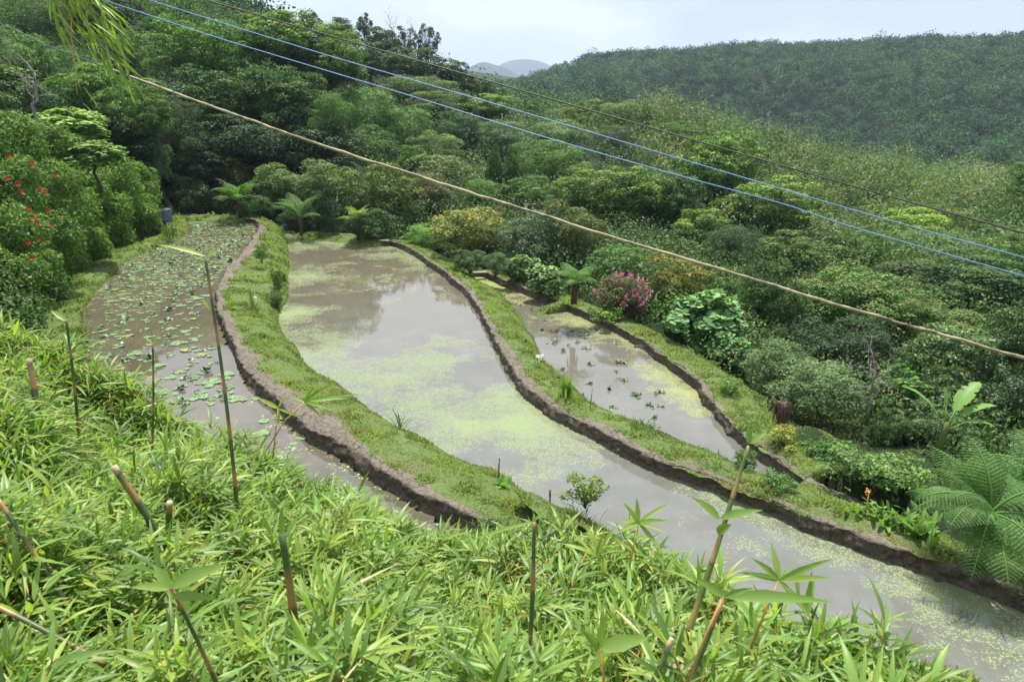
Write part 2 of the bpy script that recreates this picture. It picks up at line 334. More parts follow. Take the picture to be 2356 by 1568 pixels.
def smooth(a, k=5):
    ker = np.ones(k) / k; pad = np.pad(a, ((k // 2, k // 2), (0, 0)), mode='edge')
    return np.stack([np.convolve(pad[:, i], ker, 'valid') for i in range(a.shape[1])], -1)
def match(A, Cc, win=None):
    """for each station of A the foot on polyline Cc, kept in order"""
    d = np.linalg.norm(A[:, None, :2] - Cc[None, :, :2], axis=-1); j = np.argmin(d, 1); j = np.maximum.accumulate(j)
    return smooth(Cc[j], 9)
def loft(rows):
    """rows: list of (n,3); returns V, Q"""
    R = np.stack(rows, 1); n, m = R.shape[:2]; i = np.arange(n - 1)[:, None] * m; j = np.arange(m - 1)[None]
    return R.reshape(-1, 3), np.stack([i + j, i + j + 1, i + m + j + 1, i + m + j], -1).reshape(-1, 4)
def mudbank(name, A, Cc, z, flip=1):
    n = len(A); Cm = match(A, Cc); t = norm(np.gradient(A, axis=0)); nn = np.stack([-t[:, 1], t[:, 0], t[:, 2] * 0], -1)
    # side from A towards C
    s = np.sign(np.sum((Cm - A) * nn, axis=1, keepdims=True)); s[s == 0] = 1; side = nn * s
    wdt = np.maximum(np.sum((Cm - A) * side, axis=1, keepdims=True), 0.22)
    K = [(-0.10, -0.30, 1), (-0.02, -0.04, 1), (0.015, 0.05, 1), (0.03, 0.11, 1), (0.035, 0.17, 1), (0.045, 0.23, 1), (0.05, 0.285, .95), (0.062, 0.322, .7), (0.10, 0.335, .15)]
    rows, wet = [], []
    for o, h, wv in K:
        r = A + side * o; r[:, 2] = z + h * BH / 0.32; rows.append(r); wet.append(wv)
    for f in (0.35, 0.5, 0.65, 0.8, 0.92, 1.05):
        r = A + side * (0.13 + (wdt - 0.13) * f); r[:, 2] = z + BH + 0.02 * sin(pi * f); rows.append(r); wet.append(0.0)
    V, Q = loft(rows); m = len(rows); W = np.tile(np.array(wet), n)
    k = np.tile(np.arange(m), n); face = (k >= 2) & (k <= 8)
    sv = np.repeat(side, m, axis=0)
    dn = vnoise(V * [1, 1, 1.8], 0.16, 3) * 0.06 + vnoise(V, 0.5, 4) * 0.08 + vnoise(V * [1, 1, 2], 0.07, 5) * 0.045
    V = V + sv * (np.where(face, 1.0, 0.0) * dn)[:, None]
    top = k >= 7
    V[:, 2] += np.where(top, vnoise(V, 0.22, 6) * 0.028 + vnoise(V, 0.07, 7) * 0.016 + vnoise(V, 1.3, 8) * 0.035, 0)
    W = np.clip(W + np.where(face, vnoise(V, 0.3, 9) * 0.25, 0), 0, 1)
    o = mk(name, V, Q, mat=M['mud'], attrs={'wet': W}, smooth=True); tag(o, kind='structure')
    return Cm, side
surfs = []       # turf surfaces for the grass scatter
def turf(name, rows, bump=0.05, sub=None):
    V, Q = loft(rows); V[:, 2] += vnoise(V, 0.5, 11) * bump * 0.6 + vnoise(V, 0.17, 12) * bump * 0.4
    o = mk(name, V, Q, mat=M['turf'], smooth=True); tag(o, kind='structure'); surfs.append((V, Q, name)); return o
# (ground pieces are also kept for finding where a plant's foot stands)
def blend(a, b, f, dz=0.0): r = a * (1 - f) + b * f; r[:, 2] += dz; return r

nS = 620
a1 = line(A1, ZL, nS); c1 = line(C1, ZL + BH, nS); d1 = line(D1, ZM, 900)
a2 = line(A2, ZM, nS + 200); c2 = line(C2, ZM + BH, nS + 200); d2 = line(D2, ZR, 700)
a3 = line(A3, ZR, nS); c3 = line(C3, ZR + BH, nS)
e1 = line(E1, ZL, 420); e2 = line(E2, ZL + 0.22, 420)
cm1, sd1 = mudbank('mud_bank', a1, c1, ZL); cm2, sd2 = mudbank('mud_bank', a2, c2, ZM); cm3, sd3 = mudbank('mud_bank', a3, c3, ZR)
# grass strips on the outer side of each mud bank
iN = int(np.argmin(np.linalg.norm(d1[:, :2] - G(1215, 1148, 0)[:2], axis=1)))
dm1 = match(cm1, d1[:iN + 40])
# behind the far end of the upper pond the strip is simply 1.5 m of turf
far = (np.arange(nS) < 95)[:, None]; w_ = np.clip((np.arange(nS) - 70) / 50.0, 0, 1)[:, None]
back = cm1 + sd1 * 1.6; back[:, 2] = 0.35
end1 = back * (1 - w_) + dm1 * w_
r0 = cm1 - sd1 * (0.15 + .09 * vnoise(cm1[:, :2], .35, 61) + .05 * vnoise(cm1[:, :2], .12, 62))[:, None]; r0[:, 2] = ZL + BH - 0.01
q = [r0] + [blend(cm1, end1, f) for f in (0.15, 0.35, 0.55, 0.72, 0.86)]
for k, zz in zip(range(1, 6), (0.86, 0.80, 0.70, 0.55, 0.36)): q[k][:, 2] = zz
e_ = end1.copy(); e_[:, 2] = 0.08; q.append(e_); e_ = end1 + sd1 * 0.02; e_[:, 2] = -0.25; q.append(e_)
turf('grass_bank', q)
# rounded end of the bank, running on into the near shore
row = np.array([r_[-1] for r_ in q]); tb = norm((cm1[-1] - cm1[-40]) * [1, 1, 0]); td = norm((d1[iN + 60] - d1[iN + 20]) * [1, 1, 0]); rows = []
for s_ in np.linspace(-.15, 3.2, 22):
    rr_ = np.array([p_ + (tb * (1 - k_ / 7) + td * (k_ / 7)) * s_ for k_, p_ in enumerate(row)]); rr_[:, 2] = np.minimum(rr_[:, 2], rr_[:, 2] * (1 - max(0, s_ - .6) * .12)) ; rows.append(rr_)
V, Q = loft([np.array([r_[k_] for r_ in rows]) for k_ in range(8)]); V[:, 2] += vnoise(V, .5, 11) * .03; tag(mk('grass_bank', V, Q, mat=M['turf'], smooth=True), kind='structure'); extra = (V, Q, 'grass_bank')
# strip 2 (between middle and right pond)
dm2 = match(cm2, np.concatenate([d2])); i2 = np.arange(len(cm2))
dist2 = np.linalg.norm(dm2[:, :2] - cm2[:, :2], axis=1)
# before the tip of the right pond and past its near end use a fixed strip
y_tip, = [d2[0, 1]]
wt = np.clip((y_tip + 1.0 - cm2[:, 1]) / 3.0, 0, 1)[:, None]
back2 = cm2 + sd2 * 1.9; back2[:, 2] = -0.25
end2 = back2 * (1 - wt) + dm2 * wt
pastn = np.clip((cm2[:, 0] - d2[-1, 0] + 0.8) / 1.6, 0, 1)[:, None]
near2 = cm2 + sd2 * 1.7; end2 = end2 * (1 - pastn) + near2 * pastn
endz = np.where(pastn[:, 0] > 0.5, -0.2, -0.42); endz = smooth(endz[:, None], 31)[:, 0]
r0 = cm2 - sd2 * (0.15 + .09 * vnoise(cm2[:, :2], .35, 61) + .05 * vnoise(cm2[:, :2], .12, 62))[:, None]; r0[:, 2] = ZM + BH - 0.01; q = [r0]
for f, g in ((.2, .03), (.4, .12), (.6, .3), (.78, .55), (.9, .8), (1.0, 1.0)):
    r = blend(cm2, end2, f); r[:, 2] = (ZM + BH) * (1 - g) + endz * g; q.append(r)
r = end2 + sd2 * 0.05; r[:, 2] = endz - 0.45; q.append(r)
turf('grass_bank', q)
# strip 3 (outside the right pond), falls away to the orchard floor
wd3 = np.interp(np.linspace(0, 1, nS), [0, .2, .45, .6, .75, 1], [1.6, 1.4, 1.3, 1.5, 1.5, 1.2])[:, None]
r0 = cm3 - sd3 * (0.12 + .07 * vnoise(cm3[:, :2], .35, 61) + .04 * vnoise(cm3[:, :2], .12, 62))[:, None]; r0[:, 2] = ZR + BH - 0.01; q = [r0]
for f, z in ((.3, -.17), (.6, -.22), (.85, -.32), (1.1, -.52), (1.4, -.85), (1.75, -1.2), (2.2, -1.7)):
    r = cm3 + sd3 * wd3 * f; r[:, 2] = z; q.append(r)
out3 = cm3 + sd3 * wd3 * 1.25
turf('grass_bank', q)
# left path between upper pond and ditch
em = match(e1, e2); q = []
for f, z in ((-0.1, ZL - .3), (0.0, ZL + .02), (0.05, ZL + .2), (.15, ZL + .27), (.5, ZL + .28), (.85, ZL + .26), (1.0, ZL + .2), (1.08, ZL - .1), (1.12, ZL - .6)):
    r = blend(e1, em, f); r[:, 2] = z; q.append(r)
turf('grass_path', q)
# near shore of the middle pond: turf sloping up towards the viewer
ns = d1[iN - 30:]; nramp = np.clip((np.arange(len(ns)) - 20) / 35.0, 0, 1); next_ = (.35 + .65 * np.clip((np.arange(len(ns)) - 30) / 80.0, 0, 1))[:, None]; tn = norm(np.gradient(ns, axis=0)); sn = np.stack([-tn[:, 1], tn[:, 0], tn[:, 2] * 0], -1)
sn = np.where((np.sum(sn[:, :2] * -ns[:, :2], axis=1) < 0)[:, None], -sn, sn)     # towards the camera
q = []
for o, z in ((-0.06, -.3), (0.0, 0.0), (.12, .12), (.4, .22), (.9, .35), (1.5, .62), (2.3, 1.1), (3.0, 1.2)):
    r = ns + sn * o * (next_ if o > .3 else 1); r[:, 2] = np.where(z > .3, min(z, .3) + (z - min(z, .3)) * nramp, z); q.append(r)
turf('grass_shore', q); surfs.append(extra)

# ---- water sheets with a weed-density field
def water(name, poly, z, mat, ctrl, res):
    poly = np.asarray(poly)[:, :2]; x0, y0 = poly.min(0); x1, y1 = poly.max(0)
    xs = np.arange(x0, x1 + res, res); ys = np.arange(y0, y1 + res, res); X, Y = np.meshgrid(xs, ys)
    cx, cy = (X[:-1, :-1] + X[1:, 1:]) / 2, (Y[:-1, :-1] + Y[1:, 1:]) / 2
    ins = inpoly(cx, cy, poly); m = X.shape[1]; idx = np.arange(X.size).reshape(X.shape)
    Q = np.stack([idx[:-1, :-1], idx[:-1, 1:], idx[1:, 1:], idx[1:, :-1]], -1)[ins]
    V = np.stack([X.ravel(), Y.ravel(), np.full(X.size, z)], -1)
    used = np.unique(Q); mpi = np.full(len(V), -1); mpi[used] = np.arange(len(used)); V = V[used]; Q = mpi[Q]
    ct = np.array([(*G(a, b, z)[:2], v, r) for a, b, v, r in ctrl])
    # interpolate in bearing / log-range space
    def uv(p): return np.stack([np.arctan2(p[:, 0], p[:, 1]), np.log(np.hypot(p[:, 0], p[:, 1]))], -1)
    U = uv(V); T = uv(ct); num = 0; den = 1e-9
    for k in range(len(ct)):
        d2_ = ((U - T[k]) ** 2).sum(1); wgt = ct[k, 3] / (d2_ + 0.0006) ** 1.5; num = num + wgt * ct[k, 2]; den = den + wgt
    o = mk(name, V, Q, mat=mat, attrs={'weed': num / den}); tag(o, kind='structure'); return o
def grow(p, s, side): return p + side * s
polyM = np.concatenate([(a2 + sd2 * 0.15), (d1 - 0)[::-1]]) if True else None
d1o = d1.copy(); tt = norm(np.gradient(d1, axis=0)); s1 = np.stack([-tt[:, 1], tt[:, 0]], -1)
cen = a2[:, :2].mean(0)
gs = np.sign(np.sum(s1 * (match(d1, a2)[:, :2] - d1[:, :2]), axis=1, keepdims=True)); d1o[:, :2] -= s1 * gs * 0.12
polyM = np.concatenate([a2 + sd2 * 0.08, d1o[::-1]])
H_, O_ = 0.5, -0.6
ctrlM = [(680,560,0.26,1),(750,548,0.18,1),(850,556,0.30,1),(960,595,0.18,1),(740,590,-0.22,1),(850,620,-0.14,1),(800,680,-0.15,1),(700,620,0.08,1),(720,680,-0.10,1),(670,640,0.33,1),(665,720,0.43,1),(690,760,0.20,1),(780,730,-0.22,1),(900,680,-0.12,1),(1000,650,-0.07,1),(950,720,-0.18,1),
 (1050,720,-0.40,1),(1080,760,-0.27,1),(900,770,-0.22,1),(820,800,-0.02,1),(720,830,0.28,1),(780,860,0.03,1),(1100,860,-0.14,1),(1000,790,0.00,1),(950,830,0.24,1),(880,850,0.18,1),(920,880,0.26,1),(1000,880,0.03,1),(1050,920,0.13,1),(1150,930,0.38,1),(1180,980,0.43,1),(1050,980,0.32,1),(960,930,0.18,1),(900,960,-0.02,1),(1100,1020,0.28,1),(1000,1020,0.16,1),(1250,1010,0.36,1),
 (1150,1080,-0.04,1),(1250,1080,-0.02,1),(1350,1060,0.03,1),(1080,1060,-0.07,1),(1450,1120,-0.04,1),(1380,1130,-0.12,1),(1300,1120,-0.18,1),(1420,1200,-0.24,1),(1500,1180,-0.15,1),(1600,1200,-0.06,1),(1550,1260,-0.24,1),(1700,1260,-0.05,1),(1560,1118,0.10,1),(1700,1160,0.18,1),(1850,1225,0.18,1),(1650,1330,-0.24,1),(1800,1290,-0.14,1),(1800,1370,-0.20,1),(1900,1330,-0.12,1),(2000,1290,0.20,1),(2080,1320,0.18,1),(2150,1352,0.38,1),(2250,1390,0.38,1),(2330,1430,0.28,1),(2050,1370,-0.05,1),(2000,1400,-0.20,1),(1900,1420,-0.27,1),(2200,1420,0.14,1),(2150,1450,0.03,1),(2100,1490,-0.22,1),(2250,1480,0.11,1),(2330,1520,0.13,1),(2200,1540,-0.18,1)]
water('water', polyM, ZM, M['water_mid'], ctrlM, 0.25)
endL = line([(1120,1250),(1000,1290),(700,1250),(400,1150),(200,1020),(120,930),(130,860)], ZL, 80)
tt = norm(np.gradient(e1, axis=0)); se = np.stack([-tt[:, 1], tt[:, 0], tt[:, 0] * 0], -1); gsgn = np.sign(np.sum(se * (em - e1), axis=1, keepdims=True)); e1o = e1 + se * gsgn * 0.1
polyL = np.concatenate([a1 + sd1 * 0.08, endL, e1o[::-1]])
ctrlL = [(450,515,-0.02,1),(560,520,-0.10,1),(500,540,-0.10,1),(430,545,-0.08,1),(560,600,-0.15,1),(400,590,-0.12,1),(300,612,0.00,1),(250,660,0.00,1),(215,690,0.00,1),(350,640,-0.22,1),(450,640,-0.18,1),(300,750,-0.25,1),(400,800,-0.25,1),(480,760,-0.25,1),(210,780,-0.15,1),(450,900,-0.25,1),(560,950,-0.20,1),(600,930,-0.10,1),(700,1030,-0.05,1),(850,1120,0.00,1)]
water('water', polyL, ZL, M['water_left'], ctrlL, 0.4)
tt = norm(np.gradient(d2, axis=0)); s2 = np.stack([-tt[:, 1], tt[:, 0], tt[:, 0] * 0], -1); g2 = np.sign(np.sum(s2 * (match(d2, a3) - d2), axis=1, keepdims=True)); d2o = d2 - s2 * g2 * 0.15
polyR = np.concatenate([a3 + sd3 * 0.08, d2o[::-1]])
ctrlR = [(1090,635,.5,2),(1120,650,.5,2),(1160,665,.5,2),(1185,672,.35,1),(1200,690,-.1,1),(1230,720,-.15,1),(1300,720,.0,1),(1345,738,.35,1),(1380,755,.15,1),(1300,770,-.28,1),(1250,760,-.3,1),(1400,800,-.2,1),(1455,790,.3,1),(1500,830,.05,1),(1400,860,-.35,1),(1300,840,-.35,1),(1450,930,-.35,1),(1540,860,.30,1),(1590,910,.40,1),(1610,940,.28,1),(1550,940,-.2,1),(1500,980,-.32,1),(1600,1000,-.3,1),(1650,1030,-.3,1),(1370,930,-.25,1),(1660,990,.0,1),(1750,1080,-.1,1)]
water('water', polyR, ZR, M['water_right'], ctrlR, 0.25)
# ditch water at the foot of the hedge
H2 = [(352,520),(345,532),(318,545),(280,552),(222,568),(160,606),(110,655),(60,705),(10,760),(-60,840)]
h2 = line(H2, ZL - 0.3, 200); e2b = em[::2][:200] if len(em) >= 400 else em
dm = match(h2, em); V, Q = loft([h2 - (dm - h2) * 0.6, h2, dm, dm + (dm - h2) * 0.15]); V[:, 2] = ZL - 0.45
tag(mk('ditch_water', V, Q, mat=M['ditch']), kind='structure')

# ================================================================== plants list drives the lie of the land
# (name, label, category, style, cx, cy, rx, ry, D, colour(r,g,b,flush), base drop in crown radii)
TREES = []
DROP = dict(broad=1.45, big=1.3, fine=1.3, shrub=0.85, bamboo=1.0, bigleaf=0.95, airy=1.7, column=0.95, tuft=0.85, lime=1.5, plum=1.38, conifer=0.95, round=1.0)
def T(nm, lab, cat, sty, cx, cy, rx, ry, D, colr, extra=None): TREES.append((nm, lab, cat, sty, cx, cy, rx, ry, D, colr, DROP[sty])); XTRA[len(TREES) - 1] = extra
XTRA = {}
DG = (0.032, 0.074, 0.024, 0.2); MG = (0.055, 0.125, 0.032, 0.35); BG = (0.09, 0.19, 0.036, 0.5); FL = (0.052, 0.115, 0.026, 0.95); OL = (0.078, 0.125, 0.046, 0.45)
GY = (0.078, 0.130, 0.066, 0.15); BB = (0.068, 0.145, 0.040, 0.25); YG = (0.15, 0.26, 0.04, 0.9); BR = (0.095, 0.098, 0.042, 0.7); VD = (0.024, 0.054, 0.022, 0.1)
# steep slope, upper left
T('tree', 'tall dark feathery tree at the top edge left of the blue wires start', 'tree', 'fine', 384, 45, 115, 85, 82, MG)
T('tree', 'very broad tree with bright sunlit leaf clusters below the two blue wires', 'tree', 'big', 460, 130, 130, 85, 67, (0.062, 0.135, 0.028, 0.35))
T('tree', 'yellow-green topped tree rising to the skyline left of the open sky', 'tree', 'big', 640, 95, 120, 82, 72, FL)
T('tree', 'yellow-flushed tree below the skyline one, crossed by both blue wires', 'tree', 'big', 760, 150, 100, 85, 74, FL)
T('tree', 'dark shaded tree in the middle of the left slope above the tan cable', 'tree', 'big', 520, 245, 150, 90, 63, DG)
T('tree', 'dark green tree beside the smooth round bright tree, above the tan cable', 'tree', 'big', 665, 235, 115, 90, 63, (0.04, 0.085, 0.026, 0.2))
T('tree', 'smooth rounded mid green tree above the tan cable, right of the dark ones', 'tree', 'fine', 762, 262, 50, 52, 60, BB)
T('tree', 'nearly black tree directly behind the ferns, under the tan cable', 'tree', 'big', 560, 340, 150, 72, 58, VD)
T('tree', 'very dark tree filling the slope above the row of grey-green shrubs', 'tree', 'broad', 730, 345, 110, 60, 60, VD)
T('tree', 'bright tree with glossy leaves just left of where the tan cable begins', 'tree', 'broad', 235, 205, 105, 52, 52, (0.065, 0.15, 0.03, 0.5))
T('tree', 'tree with bright clustered leaves over a dark heart, above the left hedge', 'tree', 'big', 310, 265, 90, 75, 49, (0.05, 0.115, 0.028, 0.5))
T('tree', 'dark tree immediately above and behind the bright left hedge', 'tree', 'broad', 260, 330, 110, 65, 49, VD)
T('tree', 'dark grey-green fine leaved tree beside the black shade under the cable', 'tree', 'fine', 405, 300, 72, 82, 54, (0.04, 0.065, 0.036, 0.1))
T('tree', 'small pale tree standing on the far end of the hedge, light green top', 'tree', 'column', 357, 362, 32, 52, 50, GY)
T('tree', 'flat topped vivid yellow-green tree at the foot of the black shade', 'tree', 'broad', 507, 362, 62, 30, 57, YG)
T('shrub', 'shrub with orange brown tinted leaves above the largest tree fern', 'shrub', 'shrub', 540, 400, 62, 45, 57, BR)
T('tree', 'dark low tree between the hedge end and the pink flowering bush', 'tree', 'broad', 425, 385, 70, 50, 54, VD)
T('tree', 'mid green tree in the top left corner of the slope', 'tree', 'fine', 40, 40, 95, 65, 78, MG)
T('tree', 'grey-green tree behind the hanging bamboo spray at the top', 'tree', 'fine', 140, 50, 85, 60, 74, (0.045, 0.08, 0.035, 0.1))
T('tree', 'dark grey leaved tree right of the hanging bamboo spray', 'tree', 'broad', 245, 50, 80, 62, 72, (0.035, 0.062, 0.032, 0.1))
T('tree', 'rounded bamboo-like tree left of the dead grey trunk', 'tree', 'bamboo', 40, 145, 80, 75, 58, BB)
T('tree', 'soft mid green tree right of the dead grey trunk', 'tree', 'fine', 170, 180, 75, 75, 60, BB)
T('tree', 'grey-green tree between the hanging spray and the broad sunlit tree', 'tree', 'fine', 290, 130, 70, 62, 70, (0.045, 0.085, 0.034, 0.2))
T('tree', 'dark bushy tree with grey leaves at the left edge below the dead trunk', 'tree', 'broad', 40, 245, 90, 60, 44, DG)
T('tree', 'light leafy tree at the left edge above the red flowers', 'tree', 'lime', 25, 190, 60, 45, 46, (0.085, 0.165, 0.04, 0.4))
T('tree', 'thin stemmed tree with large pale lime leaves above the red flowers', 'tree', 'lime', 150, 300, 95, 48, 33, (0.12, 0.215, 0.055, 0.5))
T('tree', 'second lime leaved tree, lower, with arching leafy branches toward the hedge', 'tree', 'lime', 215, 355, 75, 36, 34, (0.12, 0.215, 0.055, 0.4))
# skyline
for k, (cx, cy, rx, ry, D, s, lab) in enumerate([
    (712, 52, 32, 28, 150, 'airy', 'small misty tree on the skyline left end of the open sky'),
    (790, 78, 48, 32, 128, 'broad', 'dark tree on the skyline just left of the tall slender one'),
    (838, 62, 24, 34, 128, 'airy', 'tall slender tree standing highest on the ridge against the sky'),
    (880, 98, 45, 32, 122, 'broad', 'rounded ridge tree right of the tall slender one'),
    (932, 95, 32, 34, 118, 'airy', 'open crowned ridge tree with sky showing through its branches'),
    (985, 98, 30, 44, 114, 'airy', 'layered leaning tree at the right end of the high ridge'),
    (950, 150, 75, 40, 110, 'broad', 'wide dark tree below the layered leaning ridge tree'),
    (850, 150, 60, 42, 108, 'broad', 'dark green tree on the ridge flank below the rounded one'),
    (1040, 172, 42, 30, 112, 'broad', 'dark tree stepping down the ridge, third from its end'),
    (1085, 198, 38, 26, 112, 'broad', 'dark tree stepping down the ridge, second from its end'),
    (1125, 215, 32, 22, 112, 'broad', 'last dark tree of the ridge before the distant blue mountain')]):
    T('tree', lab, 'tree', s, cx, cy, rx, ry, D, (0.036, 0.066, 0.028, 0.25))
# middle slope
for a in [
    ('tree', 'plumed bamboo clump on the slope right of the smooth round tree', 'bamboo clump', 'bamboo', 845, 270, 75, 60, 80, BB),
    ('tree', 'dark bamboo clump low on the slope under the yellow-flushed tree', 'bamboo clump', 'bamboo', 850, 345, 70, 55, 70, (0.045, 0.095, 0.03, .2)),
    ('tree', 'feathery bamboo clump in the middle of the slope between the wires and tan cable', 'bamboo clump', 'bamboo', 935, 300, 65, 50, 80, BB),
    ('shrub', 'pale olive scrub patch high on the slope under the ridge trees', 'shrub', 'fine', 960, 200, 90, 25, 100, OL),
    ('shrub', 'greyish olive scrub patch on the slope left of the yellow-green topped tree', 'shrub', 'fine', 1010, 235, 80, 28, 96, OL),
    ('tree', 'spreading yellow-green topped tree on the crest under the blue wires', 'tree', 'broad', 1119, 252, 75, 32, 96, FL),
    ('tree', 'small dark round tree on the crest in front of the far forest hill', 'tree', 'round', 1220, 248, 32, 20, 112, DG),
    ('tree', 'dark feathery tree left of the yellow-tipped crest tree beneath it', 'tree', 'bamboo', 1060, 300, 60, 42, 84, (0.04, 0.085, 0.032, .1)),
    ('tree', 'silvery green bamboo clump beneath the lower blue wire near the middle', 'bamboo clump', 'bamboo', 1150, 318, 60, 38, 82, GY),
    ('shrub', 'brown-green bush left of the silvery bamboo clump', 'shrub', 'fine', 1010, 345, 60, 40, 76, OL),
    ('tree', 'pale grey-green bush with drooping leaves under the tan cable', 'shrub', 'shrub', 1010, 400, 75, 50, 64, (0.10, 0.14, 0.06, .4)),
    ('tree', 'dark shrubby tree with yellowish top, left of the pale drooping bush', 'tree', 'broad', 945, 375, 40, 42, 65, MG),
    ('tree', 'narrow column of vine-covered trunk, the left one of the pair', 'tree', 'column', 1140, 408, 20, 60, 60, DG),
    ('tree', 'narrow column of vine-covered trunk, the right one of the pair', 'tree', 'column', 1176, 405, 22, 55, 60, (0.04, 0.085, 0.028, .2)),
    ('tree', 'soft rounded mid green tree between the vine columns and the big tree', 'tree', 'fine', 1268, 372, 88, 58, 68, BB),
    ('tree', 'pale feathery bamboo clump above the soft rounded tree', 'bamboo clump', 'bamboo', 1290, 312, 70, 35, 80, (0.085, 0.14, 0.06, .2)),
    ('tree', 'olive bush on the crest between the round dark tree and the big tree', 'shrub', 'fine', 1290, 272, 42, 24, 104, OL),
    ('tree', 'dark yellowish tree on the crest in front of the forest hill', 'tree', 'broad', 1348, 262, 48, 28, 100, (0.065, 0.105, 0.02, .6)),
    ('tree', 'wide olive brown tree on the crest right of the dark yellowish one', 'tree', 'fine', 1430, 265, 62, 32, 97, OL),
    ('tree', 'slim pointed tree sticking up from the crest beyond the big tree', 'tree', 'column', 1485, 275, 12, 30, 92, MG),
    ('tree', 'grey dark bush under the wire just left of the big tree', 'shrub', 'fine', 1420, 320, 55, 35, 82, (0.05, 0.075, 0.04, .1)),
    ('tree', 'pale scrub tree on the crest touching the big tree top', 'tree', 'fine', 1560, 305, 50, 28, 84, BB),
    ('tree', 'broad tree with bright yellow-green tips standing tallest at the centre right', 'tree', 'big', 1650, 385, 110, 95, 60, FL),
    ('tree', 'lower right shoulder of trees with yellow-green tips beside the tallest', 'tree', 'big', 1765, 485, 120, 80, 55, FL),
    ('tree', 'rounded tree with bright yellow-green leaf tips left of and before the tallest', 'tree', 'big', 1405, 450, 135, 75, 52, (0.05, 0.105, 0.025, 1.0)),
    ('tree', 'dark tree in the gap between the two yellow-tipped trees', 'tree', 'broad', 1540, 470, 90, 70, 52, DG),
    ('tree', 'small yellow-tipped tree low in front of the tallest one', 'tree', 'broad', 1610, 520, 65, 42, 46, FL),
    ('tree', 'flat dark green tree under the tan cable near the centre', 'tree', 'broad', 1215, 440, 70, 30, 58, MG),
    ('tree', 'bright fine-leaved tree beneath the vine columns', 'tree', 'fine', 1105, 440, 45, 28, 57, BB)]:
    T(*a)
# right slope
for a in [
    ('tree', 'vivid yellow-green domed tree under the blue wires at the right', 'tree', 'broad', 2105, 520, 88, 38, 62, YG),
    ('tree', 'wide dark green tree in front of the vivid domed tree', 'tree', 'fine', 2150, 575, 175, 50, 56, (0.045, 0.095, 0.028, .2)),
    ('shrub', 'brown-leaved bush behind the vivid domed tree', 'shrub', 'fine', 2150, 495, 70, 25, 66, BR),
    ('shrub', 'tan flowering grass-topped bush between the tallest tree and the vivid dome', 'shrub', 'fine', 1930, 540, 75, 28, 62, BR, 'tan'),
    ('tree', 'small green tree right of the yellow-tipped shoulder', 'tree', 'broad', 1960, 575, 65, 30, 52, MG),
    ('tree', 'light green willowy tree above the tan cable right of centre', 'tree', 'broad', 1840, 585, 90, 45, 44, (0.062, 0.115, 0.034, .35)),
    ('tree', 'grey leaved tree under the tallest tree touching the tan cable', 'tree', 'fine', 1680, 560, 60, 48, 42, (0.05, 0.085, 0.045, .1)),
    ('tree', 'dark glossy tree above the tan cable near the right edge', 'tree', 'broad', 2240, 650, 130, 55, 40, DG),
    ('tree', 'dark olive tree on the right slope above the tan-flowered one', 'tree', 'broad', 2090, 640, 100, 42, 44, (0.045, 0.07, 0.028, .3)),
    ('tree', 'green tree at the right edge above the cable end', 'tree', 'broad', 2350, 610, 60, 60, 42, BB),
    ('tree', 'bright fringe of tree at the right edge below the blue wires', 'tree', 'broad', 2375, 420, 50, 50, 70, MG),
    ('tree', 'large tree with tan flower sprays crossed by the tan cable', 'tree', 'big', 1960, 690, 170, 85, 31, (0.062, 0.135, 0.03, .55), 'tan'),
    ('tree', 'tan-sprayed tree right of the large one, lower under the cable', 'tree', 'broad', 2140, 745, 95, 50, 30, (0.066, 0.13, 0.032, .6), 'tan'),
    ('tree', 'dark tree behind the large pale-leaved mallow bush', 'tree', 'broad', 1755, 690, 80, 85, 31, DG),
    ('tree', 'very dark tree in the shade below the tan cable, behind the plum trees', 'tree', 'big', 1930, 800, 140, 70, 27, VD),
    ('tree', 'glossy narrow-leaved tree under the cable right of the dark shade', 'tree', 'broad', 2190, 820, 110, 70, 25, (0.04, 0.085, 0.026, .3), 'gloss'),
    ('tree', 'glossy green tree filling the right edge below the cable end', 'tree', 'broad', 2340, 790, 75, 80, 24, (0.04, 0.082, 0.026, .2), 'gloss'),
    ('tree', 'dark camellia-like tree at the right edge behind the big tree fern', 'tree', 'broad', 2330, 940, 80, 75, 21, (0.032, 0.066, 0.026, .1), 'gloss'),
    ('shrub', 'glossy round-leaved vine mound left of the banana plant', 'shrub', 'bigleaf', 2060, 900, 58, 55, 21, (0.055, 0.125, 0.03, .1)),
    ('shrub', 'dark bush behind the banana plant', 'shrub', 'shrub', 2170, 900, 70, 60, 23, DG),
    ('shrub', 'grey-green privet bush between the banana plant and the big fern', 'shrub', 'shrub', 2160, 985, 70, 50, 19, GY),
    ('shrub', 'dark bush below the banana plant at the shade edge', 'shrub', 'shrub', 2050, 985, 60, 40, 21, DG)]:
    T(*a)
